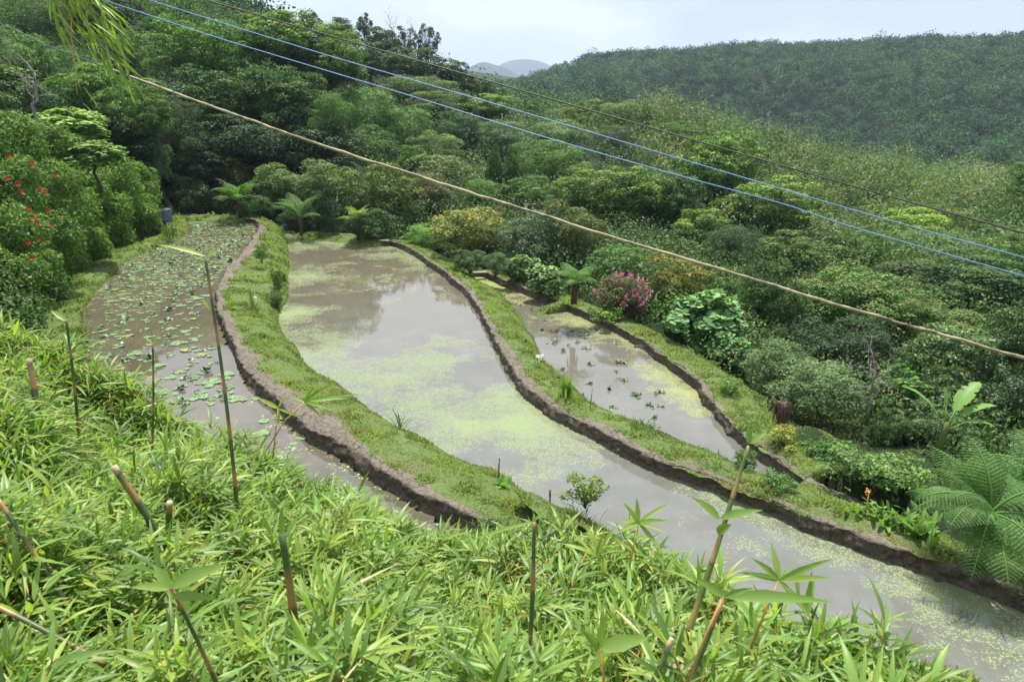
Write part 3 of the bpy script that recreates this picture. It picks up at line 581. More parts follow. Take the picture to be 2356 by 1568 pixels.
# around the ponds
for a in [
    ('shrub', 'bush with pink crape blossoms between the hedge end and the tree ferns', 'flowering bush', 'shrub', 440, 450, 62, 55, 54, (0.06, 0.085, 0.04, .2), 'pink'),
    ('shrub', 'grey-green bush behind the upper pond, right of the biggest fern', 'shrub', 'shrub', 640, 425, 60, 50, 54, OL),
    ('shrub', 'wide grey-green bush above the two smaller tree ferns', 'shrub', 'shrub', 745, 430, 90, 58, 52, (0.075, 0.11, 0.045, .4)),
    ('shrub', 'rounded olive bush behind the far end of the middle pond', 'shrub', 'shrub', 875, 450, 85, 68, 50, (0.075, 0.11, 0.04, .5)),
    ('shrub', 'thin brownish bush right of the rounded olive one', 'shrub', 'shrub', 985, 445, 60, 55, 54, (0.085, 0.095, 0.05, .2)),
    ('conifer', 'dark pointed cypress bush beside the fern at the far end of the middle pond', 'conifer', 'conifer', 755, 490, 42, 55, 47, (0.024, 0.05, 0.02, 0)),
    ('shrub', 'dark shaded bush behind the yellow fern at the middle pond', 'shrub', 'shrub', 850, 515, 60, 36, 45, DG),
    ('shrub', 'dark low bush between the first and second ferns', 'shrub', 'shrub', 685, 505, 42, 36, 48, VD),
    ('shrub', 'dark low bush behind the pond corner by the blue bundle', 'shrub', 'shrub', 590, 480, 50, 30, 52, DG),
    ('shrub', 'bush with yellow and orange tinted leaves right of the middle pond', 'shrub', 'shrub', 1078, 530, 98, 58, 41, (0.12, 0.16, 0.045, .8), 'yellow'),
    ('shrub', 'silvery grey-green bush right of the yellow-orange bush', 'shrub', 'shrub', 1220, 548, 78, 66, 38, (0.085, 0.125, 0.075, .05)),
    ('shrub', 'olive bush with rusty tips under the tan cable beside the silvery bush', 'shrub', 'shrub', 1320, 535, 72, 66, 38, (0.085, 0.12, 0.04, .55), 'tan'),
    ('shrub', 'dark spiky undergrowth bush at the corner between middle and right pond', 'shrub', 'shrub', 1080, 600, 50, 25, 36, (0.045, 0.09, 0.03, .1)),
    ('shrub', 'upright green herb patch at the far right corner of the middle pond', 'shrub', 'bamboo', 985, 545, 55, 28, 44, BG),
    ('shrub', 'round pale-leaved hydrangea bush by the tip of the right pond', 'shrub', 'bigleaf', 1195, 618, 38, 32, 33, (0.115, 0.19, 0.075, .1)),
    ('shrub', 'second pale-leaved hydrangea bush, beside the small tree fern', 'shrub', 'bigleaf', 1255, 642, 45, 38, 31, (0.115, 0.19, 0.075, .1)),
    ('shrub', 'grey feathery bush left of the round hydrangea bush', 'shrub', 'bamboo', 1140, 605, 32, 26, 35, GY),
    ('shrub', 'fresh green bush behind the pink flowering one', 'shrub', 'shrub', 1440, 600, 85, 38, 32, (0.055, 0.125, 0.035, .2)),
    ('shrub', 'pink flowering crape myrtle beside the right pond', 'flowering bush', 'shrub', 1432, 680, 68, 52, 27.5, (0.075, 0.085, 0.045, .3), 'pink'),
    ('shrub', 'olive bush with orange leaves right of the pink flowering one', 'shrub', 'shrub', 1560, 655, 80, 68, 27, (0.095, 0.125, 0.035, .8), 'yellow'),
    ('shrub', 'small fern-like green plant at the foot of the pink flowering bush', 'shrub', 'tuft', 1400, 722, 40, 16, 25.5, BG),
    ('shrub', 'big mallow bush with large pale green leaves beside the right pond', 'shrub', 'bigleaf', 1630, 735, 92, 66, 22.5, (0.10, 0.20, 0.075, .15)),
    ('shrub', 'low mallow bush with the largest round leaves by the mud bank corner', 'shrub', 'bigleaf', 1668, 805, 52, 44, 20.5, (0.085, 0.185, 0.065, .1)),
    ('plum_tree', 'grey-green plum tree with forked trunk right of the shaggy stump', 'tree', 'plum', 1885, 895, 100, 62, 19.2, (0.105, 0.165, 0.080, .15)),
    ('plum_tree', 'grey-green plum tree behind the shaggy stump', 'tree', 'plum', 1800, 840, 88, 60, 21.0, (0.10, 0.16, 0.076, .15)),
    ('shrub', 'yellow-leaved shrub at the foot of the shaggy stump', 'shrub', 'tuft', 1800, 1000, 46, 30, 15.2, (0.14, 0.18, 0.04, .9), 'yellow'),
    ('shrub', 'dense green shrub on the bank below the plum tree', 'shrub', 'tuft', 1900, 1035, 55, 34, 15.2, (0.055, 0.125, 0.032, .15)),
    ('shrub', 'pale green low shrub mound in the clearing left of the big fern', 'shrub', 'tuft', 1975, 1075, 68, 36, 14.6, (0.085, 0.165, 0.048, .2)),
    ('shrub', 'low creeping green shrub left of the big fern, beside the orange flower', 'shrub', 'tuft', 2080, 1090, 70, 30, 14.6, (0.085, 0.165, 0.042, .2)),
    ('shrub', 'small green shrub on the mud bank near end of the right pond', 'shrub', 'tuft', 1715, 1055, 36, 30, 12.9, (0.065, 0.12, 0.04, .15)),
    ('shrub', 'bushy weed on the grass strip where the two mud banks meet', 'shrub', 'tuft', 1795, 1105, 42, 24, 12.2, (0.06, 0.14, 0.035, .2)),
    ('shrub', 'small leafy bush leaning over the middle pond from the near grass bank', 'shrub', 'tuft', 1348, 1130, 50, 36, 11.0, (0.085, 0.13, 0.035, .5)),
    ('shrub', 'tiny shrub on the grass strip below the mallow bush', 'shrub', 'tuft', 1680, 890, 28, 22, 17.6, (0.07, 0.14, 0.035, .3)),
    ('shrub', 'clipped round tuft on the grass strip beside the upper pond', 'shrub', 'tuft', 600, 583, 17, 18, 34, (0.055, 0.12, 0.03, .1)),
    ('shrub', 'leafy weed mound overhanging the left end of the middle pond', 'shrub', 'tuft', 640, 640, 18, 34, 28, (0.07, 0.13, 0.035, .3)),
    ('shrub', 'dark weed mound where the grass strip bulges into the middle pond', 'shrub', 'tuft', 635, 690, 20, 24, 25, (0.05, 0.10, 0.03, .1))]:
    T(*a)
# ------------------------------------------------------------------ terrain: elevation tangent smoothed over bearing and log range
anch = []
def an(p): anch.append(p)
for (nm, lab, cat, sty, cx, cy, rx, ry, D, colr, drop) in TREES:
    c_ = P(cx, cy, D); R = ry / FOC * D; an(c_ - np.array([0, 0, R * drop]))
for p in out3[::60]: an(np.array([p[0], p[1], -1.0]))
for p in back[:110:15]: an(np.array([p[0], p[1], 0.1])); an(np.array([p[0] * 1.03, p[1] * 1.03 + 1, 0.3]))
for p in h2[::25]: an(np.array([p[0], p[1], 0.6])); q_ = p * np.array([1.0, 1.0, 1]) + np.array([-3.0, 0.5, 0]); an(np.array([q_[0], q_[1], 2.6]))
for p in (ns + sn * 2.6)[::40]: an(np.array([p[0], p[1], 1.15]))
for p in endL[::10]: an(np.array([p[0], p[1] - 0.6, 0.75]))
for X, Y, z in [(1750,930,-1.15),(1850,990,-1.2),(2000,1040,-1.25),(1950,960,-1.3),(2150,1060,-1.4),(2200,1130,-1.3),(2300,1230,-1.0),(2250,1000,-1.5),(2450,1300,-1.0),(900,520,-.1),(1000,540,-.3),(700,520,0.0),(760,480,.3)]: an(G(X, Y, z))
for X, Y, d in [(0,740,4.2),(300,870,4.2),(560,960,4.0),(750,1010,3.8),(1000,1180,3.4),(1200,1190,3.2),(1450,1230,2.8),(1600,1290,2.6),(1750,1400,2.2),(1950,1500,2.0),(2350,1568,1.9),(0,1000,2.8),(400,1150,2.8),(800,1250,2.6),(1200,1350,2.2),(1500,1450,1.9),(0,1568,1.7),(800,1568,1.7),(1600,1568,1.5),(-400,900,3.6),(-300,1500,2.0),(2600,1600,1.7)]:
    an(P(X, Y, d) - np.array([0, 0, 1.15]))
for pp_ in (a1, a2, a3, d1, d2): [an(q_ * [1, 1, 0] + [0, 0, -.7]) for q_ in pp_[20:-20:45]]
for X, Y, d in [(1075,155,900),(1150,196,600),(1240,165,620),(1330,136,600),(1450,124,570),(1560,128,560),(1690,108,550),(1850,109,560),(1950,106,540),(2030,98,520),(2120,93,500),(2200,102,490),(2280,100,480),(2356,90,470),(2500,85,460),(2800,60,460),
                (1250,250,340),(1160,225,150),(1210,245,130),(1260,268,118),(1180,215,250),(1235,205,400),(1120,212,180),(1060,200,150),(1100,222,125),(1500,330,260),(1700,375,230),(1900,400,215),(2100,405,210),(2356,420,200),(2600,430,200),(1500,230,420),(1700,230,400),(1900,230,380),(2150,230,350),(2356,240,330),(2600,230,330),
                (1600,230,1300),(2000,230,1300),(1300,215,1300),(2500,230,1300),(1150,200,1300),(1600,180,800),(1900,180,800),(2200,175,760),(2500,165,740),(1350,190,800),(1178,230,4000),(1800,150,4000),(500,150,4000),(2800,150,4000),(-400,100,4000),
                (500,25,200),(620,40,190),(700,90,170),(400,-40,190),(200,-120,180),(0,-200,170),(-300,-250,150),(560,60,260),(760,140,180),(850,190,170),(950,215,170),(1040,225,160),(760,170,300),(900,220,300),(1000,230,300),(1000,230,500),
                (1950,520,70),(2200,520,75),(2356,560,60),(2356,480,110),(2100,440,150),(1850,420,150),(2500,560,70),(-300,150,60),(-300,350,30),(-100,500,24),(-200,650,17),(-500,600,14)]:
    an(P(X, Y, d) - np.array([0, 0, 1.0 if d < 160 else 3.0]))
anch = np.array(anch)
def uvr(x, y):
    r = np.maximum(np.hypot(x, y), 1.2); a = np.clip(np.arctan2(x, y), -1.25, 1.25); return np.stack([a * 1.3, np.log(r)], -1), r
AU, AR = uvr(anch[:, 0], anch[:, 1]); AE = (anch[:, 2] - CAMZ) / AR
K = np.linalg.norm(AU[:, None] - AU[None], axis=-1); nA = len(AU)
Mx = np.block([[K - 0.012 * np.eye(nA) * 0 + np.eye(nA) * -0.008, np.ones((nA, 1))], [np.ones((1, nA)), np.zeros((1, 1))]])
sol = np.linalg.solve(Mx, np.concatenate([AE, [0]])); WT, W0 = sol[:-1], sol[-1]
FAR_SEED = 31
def tz(x, y):
    x = np.asarray(x, float); y = np.asarray(y, float); sh = x.shape; x = x.ravel(); y = y.ravel(); U, r = uvr(x, y); o = np.empty(len(x))
    for i in range(0, len(x), 20000):
        o[i:i + 20000] = np.linalg.norm(U[i:i + 20000, None] - AU[None], axis=-1) @ WT + W0
    z = CAMZ + o * r
    p = np.stack([x, y], -1); az_ = np.degrees(np.arctan2(x, y)); k = np.clip((r - 190) / 120, 0, 1) * np.clip((np.abs(az_ + 8) - 11) / 5, 0, 1) * np.clip((560 - r) / 120, 0, 1)
    z += k * (vnoise(p, 130, FAR_SEED) * 20 + vnoise(p, 50, 32) * 8)
    behind = np.clip((-y + 1.5) / 3.0, 0, 1); z = z * (1 - behind) + 6.3 * behind
    return z.reshape(sh)
az = np.concatenate([np.linspace(-62, 62, 420), np.linspace(66, 294, 60)]); az = np.radians(az)
rr = np.exp(np.linspace(np.log(0.8), np.log(9000), 430))
AZ, RR = np.meshgrid(az, rr); X = np.sin(AZ) * RR; Y = np.cos(AZ) * RR; Z = tz(X, Y)
basin = np.concatenate([back[:100, :2] + 0, (cm2 + sd2 * 1.6)[:330, :2], out3[20:, :2], (cm2 + sd2 * 1.6)[780:, :2], (ns + sn * 2.3)[::-1][:, :2], endL[:, :2], (h2 + (h2 - dm) * 0.3)[::-1][:, :2]])
def in_basin(x, y): return inpoly(x, y, polyM_) | inpoly(x, y, polyL_) | inpoly(x, y, polyR_) | inpoly(x, y, ditch_) | inpoly(x, y, s2p) | inpoly(x, y, s1p) | inpoly(x, y, s3p) | inpoly(x, y, s4p) | inpoly(x, y, pth)
polyM_, polyL_, polyR_ = polyM[::6], polyL[::6], polyR[::6]
ditch_ = np.concatenate([(h2 - (dm - h2) * 0.3)[::5], dm[::-5]])
s1p = np.concatenate([a1[::8], (cm1 * 0.05 + end1 * 0.95)[::-8]]); s2p = np.concatenate([a2[::8], (cm2 * 0.15 + end2 * 0.85)[::-8]])
s3p = np.concatenate([a3[::8], (cm3 + sd3 * wd3 * .9)[::-8]]); s4p = np.concatenate([ns[::6], (ns + sn * 2.2)[::-6]]); pth = np.concatenate([e1[::6], em[::-6]])
msk = (RR < 90) & (RR > 3); ins = np.zeros(X.shape, bool); ins[msk] = in_basin(X[msk], Y[msk])
def shift(a, k, ax_): return np.roll(a, k, ax_)
for _ in range(3): ins = ins | shift(ins, 1, 0) | shift(ins, -1, 0) | shift(ins, 1, 1) | shift(ins, -1, 1)
for _ in range(3): ins = ins & shift(ins, 1, 0) & shift(ins, -1, 0) & shift(ins, 1, 1) & shift(ins, -1, 1)
Z = np.where(ins, -1.5, Z)
V = np.stack([X.ravel(), Y.ravel(), Z.ravel()], -1); n_, m_ = X.shape
i = np.arange(n_ - 1)[:, None] * m_; j = np.arange(m_)[None]; k = (j + 1) % m_
Q = np.stack([i + j, i + m_ + j, i + m_ + k, i + k], -1).reshape(-1, 4)
ctr = np.arange(m_); V = np.concatenate([V, [[0, 0, tz(np.array([0.0]), np.array([0.0]))[0]]]])
Tt = np.stack([ctr, (ctr + 1) % m_, np.full(m_, len(V) - 1)], -1)
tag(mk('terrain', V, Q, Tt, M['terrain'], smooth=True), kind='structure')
from mathutils.bvhtree import BVHTree
from mathutils import Vector
gv, gq, go = [], [], 0
for V_, Q_ in [(V, Q)] + [(a[0], a[1]) for a in surfs]: gv.append(np.asarray(V_)[:, :3]); gq.append(np.asarray(Q_) + go); go += len(V_)
GB = BVHTree.FromPolygons(np.concatenate(gv).tolist(), np.concatenate(gq).tolist())
def gz(x, y):
    h = GB.ray_cast(Vector((x, y, 60)), Vector((0, 0, -1)))[0]; return h.z if h else -1.0
def GS(X_, Y_, z=0):
    d_ = Vector(ray(X_, Y_)).normalized(); h = GB.ray_cast(Vector(C0), d_)[0]; g_ = G(X_, Y_, z)
    return np.array(h) if h and np.linalg.norm(np.array(h) - g_) < 6 else g_

# ================================================================== foliage
def cards(Pp, ax, nrm, Ln, Wd, fold=0.18, off=0.0):
    """rhombic leaf blades: Pp base points, ax unit axes, nrm approximate normals, Ln/Wd arrays -> verts (4n), quads"""
    n = len(Pp); side = norm(np.cross(ax, nrm)); nn = np.cross(side, ax); Ln = np.broadcast_to(Ln, (n,))[:, None]; Wd = np.broadcast_to(Wd, (n,))[:, None]
    a = Pp - ax * Ln * 0.5; b = Pp + side * Wd * 0.5 - nn * Wd * fold - ax * Ln * 0.08; c_ = Pp + ax * Ln * 0.5 - nn * Ln * 0.1; d = Pp - side * Wd * 0.5 - nn * Wd * fold - ax * Ln * 0.08
    return np.stack([a, b, c_, d], 1).reshape(-1, 3), np.arange(4 * n).reshape(-1, 4)
def rep(a, k=4): return np.repeat(a, k)
def limb(mb, p0, p1, r0, r1, wob=0.06, seg=6, k=6, **at):
    p0 = np.array(p0, float); p1 = np.array(p1, float); t = np.linspace(0, 1, k)[:, None]; p = p0 + (p1 - p0) * t
    p += rng.normal(size=(k, 3)) * wob * np.linalg.norm(p1 - p0) * np.sin(pi * t); V, Q, T_ = tube(p, np.linspace(r0, r1, k), seg); mb.add(V, Q, T_, **at)
    return p
def crown_mesh(style, seed, big=False):
    """unit crown (radius 1) centred at z = DROP[style]; returns crown mesh, trunk mesh"""
    global rng
    keep = rng; rng = np.random.default_rng(1000 + seed * 17 + sum(map(ord, style)))
    cz = DROP[style]; tb = MB()
    n1, r1, n2, r2, nl, Ll, Ww = {'broad': (12, .44, 10, .19, 11500, .085, .036), 'big': (34, .30, 9, .14, 23000, .058, .025), 'fine': (14, .44, 8, .22, 15000, .060, .022),
        'shrub': (18, .40, 9, .19, 11500, .085, .034), 'bamboo': (16, .42, 8, .22, 11000, .13, .020), 'bigleaf': (14, .40, 7, .22, 2700, .165, .15), 'tuft': (9, .42, 6, .26, 1200, .19, .080), 'lime': (12, .40, 7, .22, 3400, .115, .10), 'plum': (20, .36, 8, .20, 9000, .085, .034), 'airy': (11, .27, 8, .14, 4200, .085, .045),
        'column': (14, .5, 8, .24, 6000, .13, .055), 'conifer': (22, .34, 8, .16, 9000, .10, .02), 'round': (14, .45, 7, .2, 4000, .12, .05)}[style]
    zlo = {'shrub': -0.75, 'tuft': -.7, 'plum': -.35, 'bamboo': -0.8, 'column': -.9, 'conifer': -.9, 'bigleaf': -.7}.get(style, -0.45)
    d = rdir(n1 * 6); d = d[d[:, 2] > zlo][:n1]
    # spread the primary masses
    for _ in range(25):
        df = d[:, None] - d[None]; ds = np.linalg.norm(df, axis=-1) + 1e-3; d = norm(d + (df / ds[..., None] ** 3).sum(1) * 0.02); d[:, 2] = np.maximum(d[:, 2], zlo); d = norm(d)
    rad = rng.uniform(0.34, 0.84, len(d))[:, None]; 
    if style == 'airy': rad = rng.uniform(0.5, 0.85, len(d))[:, None]
    if style == 'tuft': rad = rng.uniform(0.1, 1.0, len(d))[:, None]
    c1_ = d * rad; c1_ *= np.array([1, 1, 0.92]) ; c1_ += rng.normal(size=c1_.shape) * 0.04
    if style == 'conifer':
        z = rng.uniform(-1, .95, len(d)); a = rng.uniform(0, 2 * pi, len(d)); rr_ = (1 - z) * 0.38; c1_ = np.stack([np.cos(a) * rr_, np.sin(a) * rr_, z], -1)
    R1 = r1 * rng.uniform(0.6, 1.2, len(c1_)); R1 = np.where(np.linalg.norm(c1_, axis=1) + R1 > 1.25, 1.25 - np.linalg.norm(c1_, axis=1), R1) if style != 'conifer' else R1 * 0.7
    s2 = rdir(len(c1_) * n2); par = np.repeat(np.arange(len(c1_)), n2)
    out_ = norm(c1_)[par]; s2 = norm(s2 + out_ * 0.55 + np.array([0, 0, .25])); c2_ = c1_[par] + s2 * (R1[par] * 0.78)[:, None]; R2 = r2 * rng.uniform(0.7, 1.25, len(c2_))
    lob = rng.integers(0, len(c2_), nl); dr = norm(rdir(nl) + norm(c2_)[lob] * 0.5 + np.array([0, 0, .35])); rd = rng.uniform(0.8, 1.08, nl)
    p = c2_[lob] + dr * (R2[lob] * rd)[:, None] * np.array([1.12, 1.12, 0.8])
    nfill = int(nl * 0.22); fi = rng.integers(0, nl, nfill); p[fi] = rdir(nfill) * (rng.random(nfill) ** 0.5 * 0.8)[:, None]
    outw = norm(p); ax = norm(rdir(nl) * 0.75 + dr * 0.5 + outw * 0.3 + np.array([0, 0, -.25 if style not in ('bamboo',) else -.75])); nm = norm(dr * 0.85 + outw * .25 + rdir(nl) * 0.45 + np.array([0, 0, .2]))
    if style in ('bigleaf', 'lime'): ax = norm(outw * [1, 1, .3] + rdir(nl) * .6 + np.array([0, 0, -.35])); nm = norm(dr * .4 + rdir(nl) * .3 + np.array([0, 0, .8]))
    sz = rng.uniform(0.7, 1.3, nl)
    tint = np.clip(0.45 + rng.normal(size=nl) * 0.24 + (rng.random(len(c1_))[par][lob] - .5) * 0.45 + (rng.random(len(c2_))[lob] - .5) * 0.35, 0, 1)
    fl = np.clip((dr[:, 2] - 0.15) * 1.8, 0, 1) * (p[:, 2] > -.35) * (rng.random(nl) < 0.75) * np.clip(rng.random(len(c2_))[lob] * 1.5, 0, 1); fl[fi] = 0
    p[:, 2] += cz
    if style in ('bigleaf', 'lime'):
        # lobed round blades: a fan of six triangles, cupped
        side = norm(np.cross(ax, nm)); nn = np.cross(side, ax); V = [p - ax * (Ll * sz * .35)[:, None]]; angs = np.radians([-150, -95, -50, 0, 50, 95, 150]); rd_ = np.array([.42, .55, .50, .68, .50, .55, .42])
        for a, r_ in zip(angs, rd_): V.append(p + (ax * cos(a) + side * sin(a)) * (Ll * sz * r_)[:, None] - nn * (Ll * sz * .12 * r_)[:, None])
        V = np.stack(V, 1); m_ = V.shape[1]; b0 = np.arange(nl)[:, None] * m_; T_ = np.concatenate([np.concatenate([b0, b0 + k, b0 + k + 1], 1) for k in range(1, m_ - 1)])
        cr = mk('crown_' + style, V.reshape(-1, 3), None, T_, None, None, {'tint': rep(tint, m_), 'flush': rep(fl, m_)}, link=False)
    else:
        V, Q = cards(p, ax, nm, Ll * sz, Ww * sz)
        cr = mk('crown_' + style, V, Q, None, None, None, {'tint': rep(tint), 'flush': rep(fl)}, link=False)
    tr = 0.075 if style in ('broad', 'big', 'fine') else 0.045
    if style in ('shrub', 'bamboo', 'bigleaf', 'column', 'conifer', 'tuft'):
        for a in rng.uniform(0, 2 * pi, 5): limb(tb, (0, 0, -.4), (cos(a) * .3, sin(a) * .3, cz * .9), .03, .015)
        for q_ in c1_[:10]: limb(tb, (0, 0, -.2), q_ + [0, 0, cz], .022, .006)
    else:
        limb(tb, (0, 0, -.9), (rng.normal() * .08, rng.normal() * .08, cz - .45), tr * 1.3, tr * .85, .03, 8)
        for q_ in c1_: limb(tb, (0, 0, cz - .55), q_ + [0, 0, cz], tr * .6, tr * .15, .08)
        if style == 'airy':
            for q_ in c2_[::3]: limb(tb, q_ * .6 + [0, 0, cz], q_ + [0, 0, cz], .012, .005)
    tm = tb.build('trunk_' + style, M['bark'], None, True, link=False); rng = keep
    return cr, tm
LIB = {}
NV = dict(tuft=4, lime=2, plum=2, broad=3, big=3, fine=3, shrub=4, bamboo=2, bigleaf=3, airy=3, column=1, conifer=1, round=1)
cnt = {}
MATX = {None: 'leaf', 'tan': 'leaf_tan', 'yellow': 'leaf_yellow', 'gloss': 'leaf_gloss', 'pink': 'leaf'}
for idx, (nm, lab, cat, sty, cx, cy, rx, ry, D, colr, drop) in enumerate(TREES):
    k = cnt.get(sty, 0); cnt[sty] = k + 1; v = k % NV[sty]; ex = XTRA.get(idx)
    if (sty, v) not in LIB: LIB[(sty, v)] = crown_mesh(sty, v)
    cm, tm = LIB[(sty, v)]
    key = (sty, v, MATX[ex])
    if key not in LIB:
        me = cm.copy() if any(kk[:2] == (sty, v) and len(kk) == 3 for kk in LIB) else cm
        me.materials.clear(); me.materials.append(M[MATX[ex]]); LIB[key] = me
    if D < 34:       # stand it on the ground: slide along its bearing until its foot meets the slope
        best = min((abs(P(cx, cy, D * q_)[2] - drop * ry / FOC * D * q_ - gz(*P(cx, cy, D * q_)[:2])) + abs(q_ - 1) * .8, q_) for q_ in np.linspace(.8, 1.25, 46)); D = D * best[1]
    sx_, sz_ = rx / FOC * D, ry / FOC * D; c_ = P(cx, cy, D)
    root = thing(nm, lab, cat, c_ - np.array([0, 0, drop * sz_]), rng.uniform(0, 2 * pi), None, (sx_, sx_ * rng.uniform(.85, 1.05), sz_))
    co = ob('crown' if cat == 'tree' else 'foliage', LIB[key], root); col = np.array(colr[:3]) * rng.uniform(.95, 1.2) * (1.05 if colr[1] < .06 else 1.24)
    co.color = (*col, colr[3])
    ob('trunk' if cat == 'tree' else 'stems', tm, root)
    if ex == 'pink':      # panicles of crape blossom on the outer twigs
        mb = MB(); npan = 46 if cx > 1000 else 14; d = norm(rdir(npan) + np.array([0, -.3, .35])); cc = d * rng.uniform(.82, 1.02, (npan, 1)) ; cc[:, 2] += drop
        for q_ in cc:
            n_f = 45; pp = q_ + rng.normal(size=(n_f, 3)) * [.035, .035, .06]; Vv, Qq = cards(pp, rdir(n_f), rdir(n_f), .035, .03); mb.add(Vv, Qq)
        mb.build('blossom', M['pink'], root)
# ------------------------------------------------------------------ undergrowth clothing the slopes, and the far forest
def scatter_lumps(px, py, rad, K, Lf, Wf, zs=.8, seed=1, flat=False, plume=0.0, flushp=0.15):
    if seed == 21:     # keep the notch at the valley's end open
        zt = tz(px, py) + rad * 1.2; v_ = np.stack([px, py, zt], -1) - C0; dep_ = v_ @ fw; X_ = 1178 + FOC * (v_ @ rt) / dep_; Y_ = 784 - FOC * (v_ @ up) / dep_
        ok_ = (X_ > 1330) | (X_ < 900) | (Y_ > np.interp(X_, [1060, 1085, 1150, 1200, 1240, 1290, 1330], [152, 155, 188, 176, 160, 145, 134])); px, py, rad, Lf, Wf = px[ok_], py[ok_], rad[ok_], Lf[ok_], Wf[ok_]
    n = len(px); z = tz(px, py); ctr = np.stack([px, py, z], -1); li = np.repeat(np.arange(n), K); m = len(li)
    d = rdir(m); d[:, 2] = np.abs(d[:, 2]); rr_ = rng.uniform(.6, 1.05, m) ; bump = 1 + 0.25 * vnoise(d * 2.2 + li[:, None] * 7.3, 1.0, seed)
    p = ctr[li] + d * (rad[li] * rr_ * bump)[:, None] * np.array([1, 1, zs]); p[:, 2] += (rad[li] * .15)
    ax = norm(rdir(m) * .8 + d * .4 + np.array([0, 0, plume])); nm = norm(d * 1.2 + rdir(m) * .38 + np.array([0, 0, .1]))
    s = rng.uniform(.7, 1.3, m); V, Q = cards(p, ax, nm, (Lf[li] * s), (Wf[li] * s))
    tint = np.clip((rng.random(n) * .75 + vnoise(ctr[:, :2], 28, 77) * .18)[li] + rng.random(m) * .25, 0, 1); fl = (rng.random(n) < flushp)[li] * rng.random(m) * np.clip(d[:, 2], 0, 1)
    return V, Q, rep(tint), rep(fl)
def sector(n, r0, r1, a0, a1, pw=0.0):
    a = np.radians(rng.uniform(a0, a1, n)); u = rng.random(n); r = r0 * (r1 / r0) ** u; return np.sin(a) * r, np.cos(a) * r
def clear_of_ponds(x, y, pad=0):
    b = in_basin(x, y); sh = np.concatenate([a1[::12], d1[::12], a2[::12], d2[::8], a3[::12], e1[::12], cm1[::12], cm2[::12], cm3[::12]])[:, :2]
    near = np.hypot(x, y) < 75; dd = np.full(len(x), 9.0); dd[near] = np.min(np.linalg.norm(np.stack([x, y], -1)[near][:, None] - sh[None], axis=-1), 1); return ~b & (dd > 1.5)
x, y = sector(4700, 17, 175, -44, 43); aa_ = np.degrees(np.arctan2(x, y)); ra_ = np.hypot(x, y); kk_ = ~((aa_ > 14) & (ra_ > 62)) & ~((aa_ > -20) & (aa_ < 2) & (ra_ > 150)); x, y = x[kk_], y[kk_]; k = clear_of_ponds(x, y) & ~inpoly(x, y, np.array([G(a, b, -1.2)[:2] for a, b in [(1640,900),(1760,870),(1900,950),(2050,1010),(2250,1130),(2356,1250),(2356,1420),(1900,1250),(1700,1050)]])); x, y = x[k], y[k]
# keep a turf margin behind the far ends of the ponds
mg = inpoly(x, y, np.concatenate([(a1 - [0, 0, 0])[:160, :2], (cm1 + sd1 * 2.6)[:160][::-1][:, :2]])) | inpoly(x, y, np.concatenate([a2[:420, :2], (cm2 + sd2 * 2.6)[:420][::-1][:, :2]])); x, y = x[~mg], y[~mg]
r = np.hypot(x, y); rad = (0.5 + r * 0.019) * rng.uniform(.45, 1.6, len(x)); pl = vnoise(np.stack([x, y], -1), 22, 5) > -.1
V1 = scatter_lumps(x[pl], y[pl], rad[pl], 120, .10 + r[pl] * .0019, .05 + r[pl] * .0011, 1.15, 3, plume=.15, flushp=.2)
V2 = scatter_lumps(x[~pl], y[~pl], rad[~pl], 120, .09 + r[~pl] * .0025, .045 + r[~pl] * .0018, .9, 4, plume=-.1)
for nm, a in (('undergrowth', V1), ('undergrowth', V2)):
    o = mk(nm, a[0], a[1], mat=M['under'], attrs={'tint': a[2], 'flush': a[3]})
    tag(o, 'tangled scrub and bamboo grass filling the slopes between the trees' if a is V1 else 'low leafy scrub filling gaps between the trees on the slopes', 'undergrowth', kind='stuff')
# taller bamboo scrub on the right-hand slope
x, y = sector(620, 56, 225, 11, 43); r = np.hypot(x, y); a = scatter_lumps(x, y, (1.0 + r * .016) * rng.uniform(.5, 1.5, len(x)), 420, .17 + r * .0021, .07 + r * .0011, 1.7, 9, plume=.35, flushp=.3)
tag(mk('bamboo_scrub', a[0], a[1], mat=M['scrub'], attrs={'tint': a[2], 'flush': a[3]}), 'pale feathery bamboo scrub covering the slope before the forested hill', 'undergrowth', kind='stuff')
def far_forest(n, r0, r1, a0, a1, K, kmin=None):
    a = np.radians(rng.uniform(a0, a1, n)); r = r0 * (r1 / r0) ** (rng.random(n) ** .62)
    sp_ = 8.0; gx, gy = np.meshgrid(np.arange(-600, 700, sp_), np.arange(0, 760, sp_)); gx = gx.ravel() + rng.uniform(-3, 3, gx.size); gy = gy.ravel() + rng.uniform(-3, 3, gy.size); gr_ = np.hypot(gx, gy); ga = np.degrees(np.arctan2(gx, gy)); kk = (gr_ > r0) & (gr_ < r1) & (ga > a0) & (ga < a1)
    x, y, r = gx[kk], gy[kk], gr_[kk]; rad = rng.uniform(3.8, 7.0, len(x)); k2 = rng.random(len(x)) < .12; rad[k2] *= 1.25
    return scatter_lumps(x, y, rad, K, .80 + r * .0008, .50 + r * .0005, 1.15, 21, flushp=.12)
parts = [far_forest(3000, 200, 660, -2, 42, 300, 1), far_forest(500, 170, 330, -44, -17, 220, 1)]
for a, lb in zip(parts, ('unbroken forest of rounded crowns covering the far hill on the right', 'misty forest high on the hill behind the left slope')):
    tag(mk('forest', a[0], a[1], mat=M['far'], attrs={'tint': a[2], 'flush': a[3]}), lb, 'forest', kind='stuff')
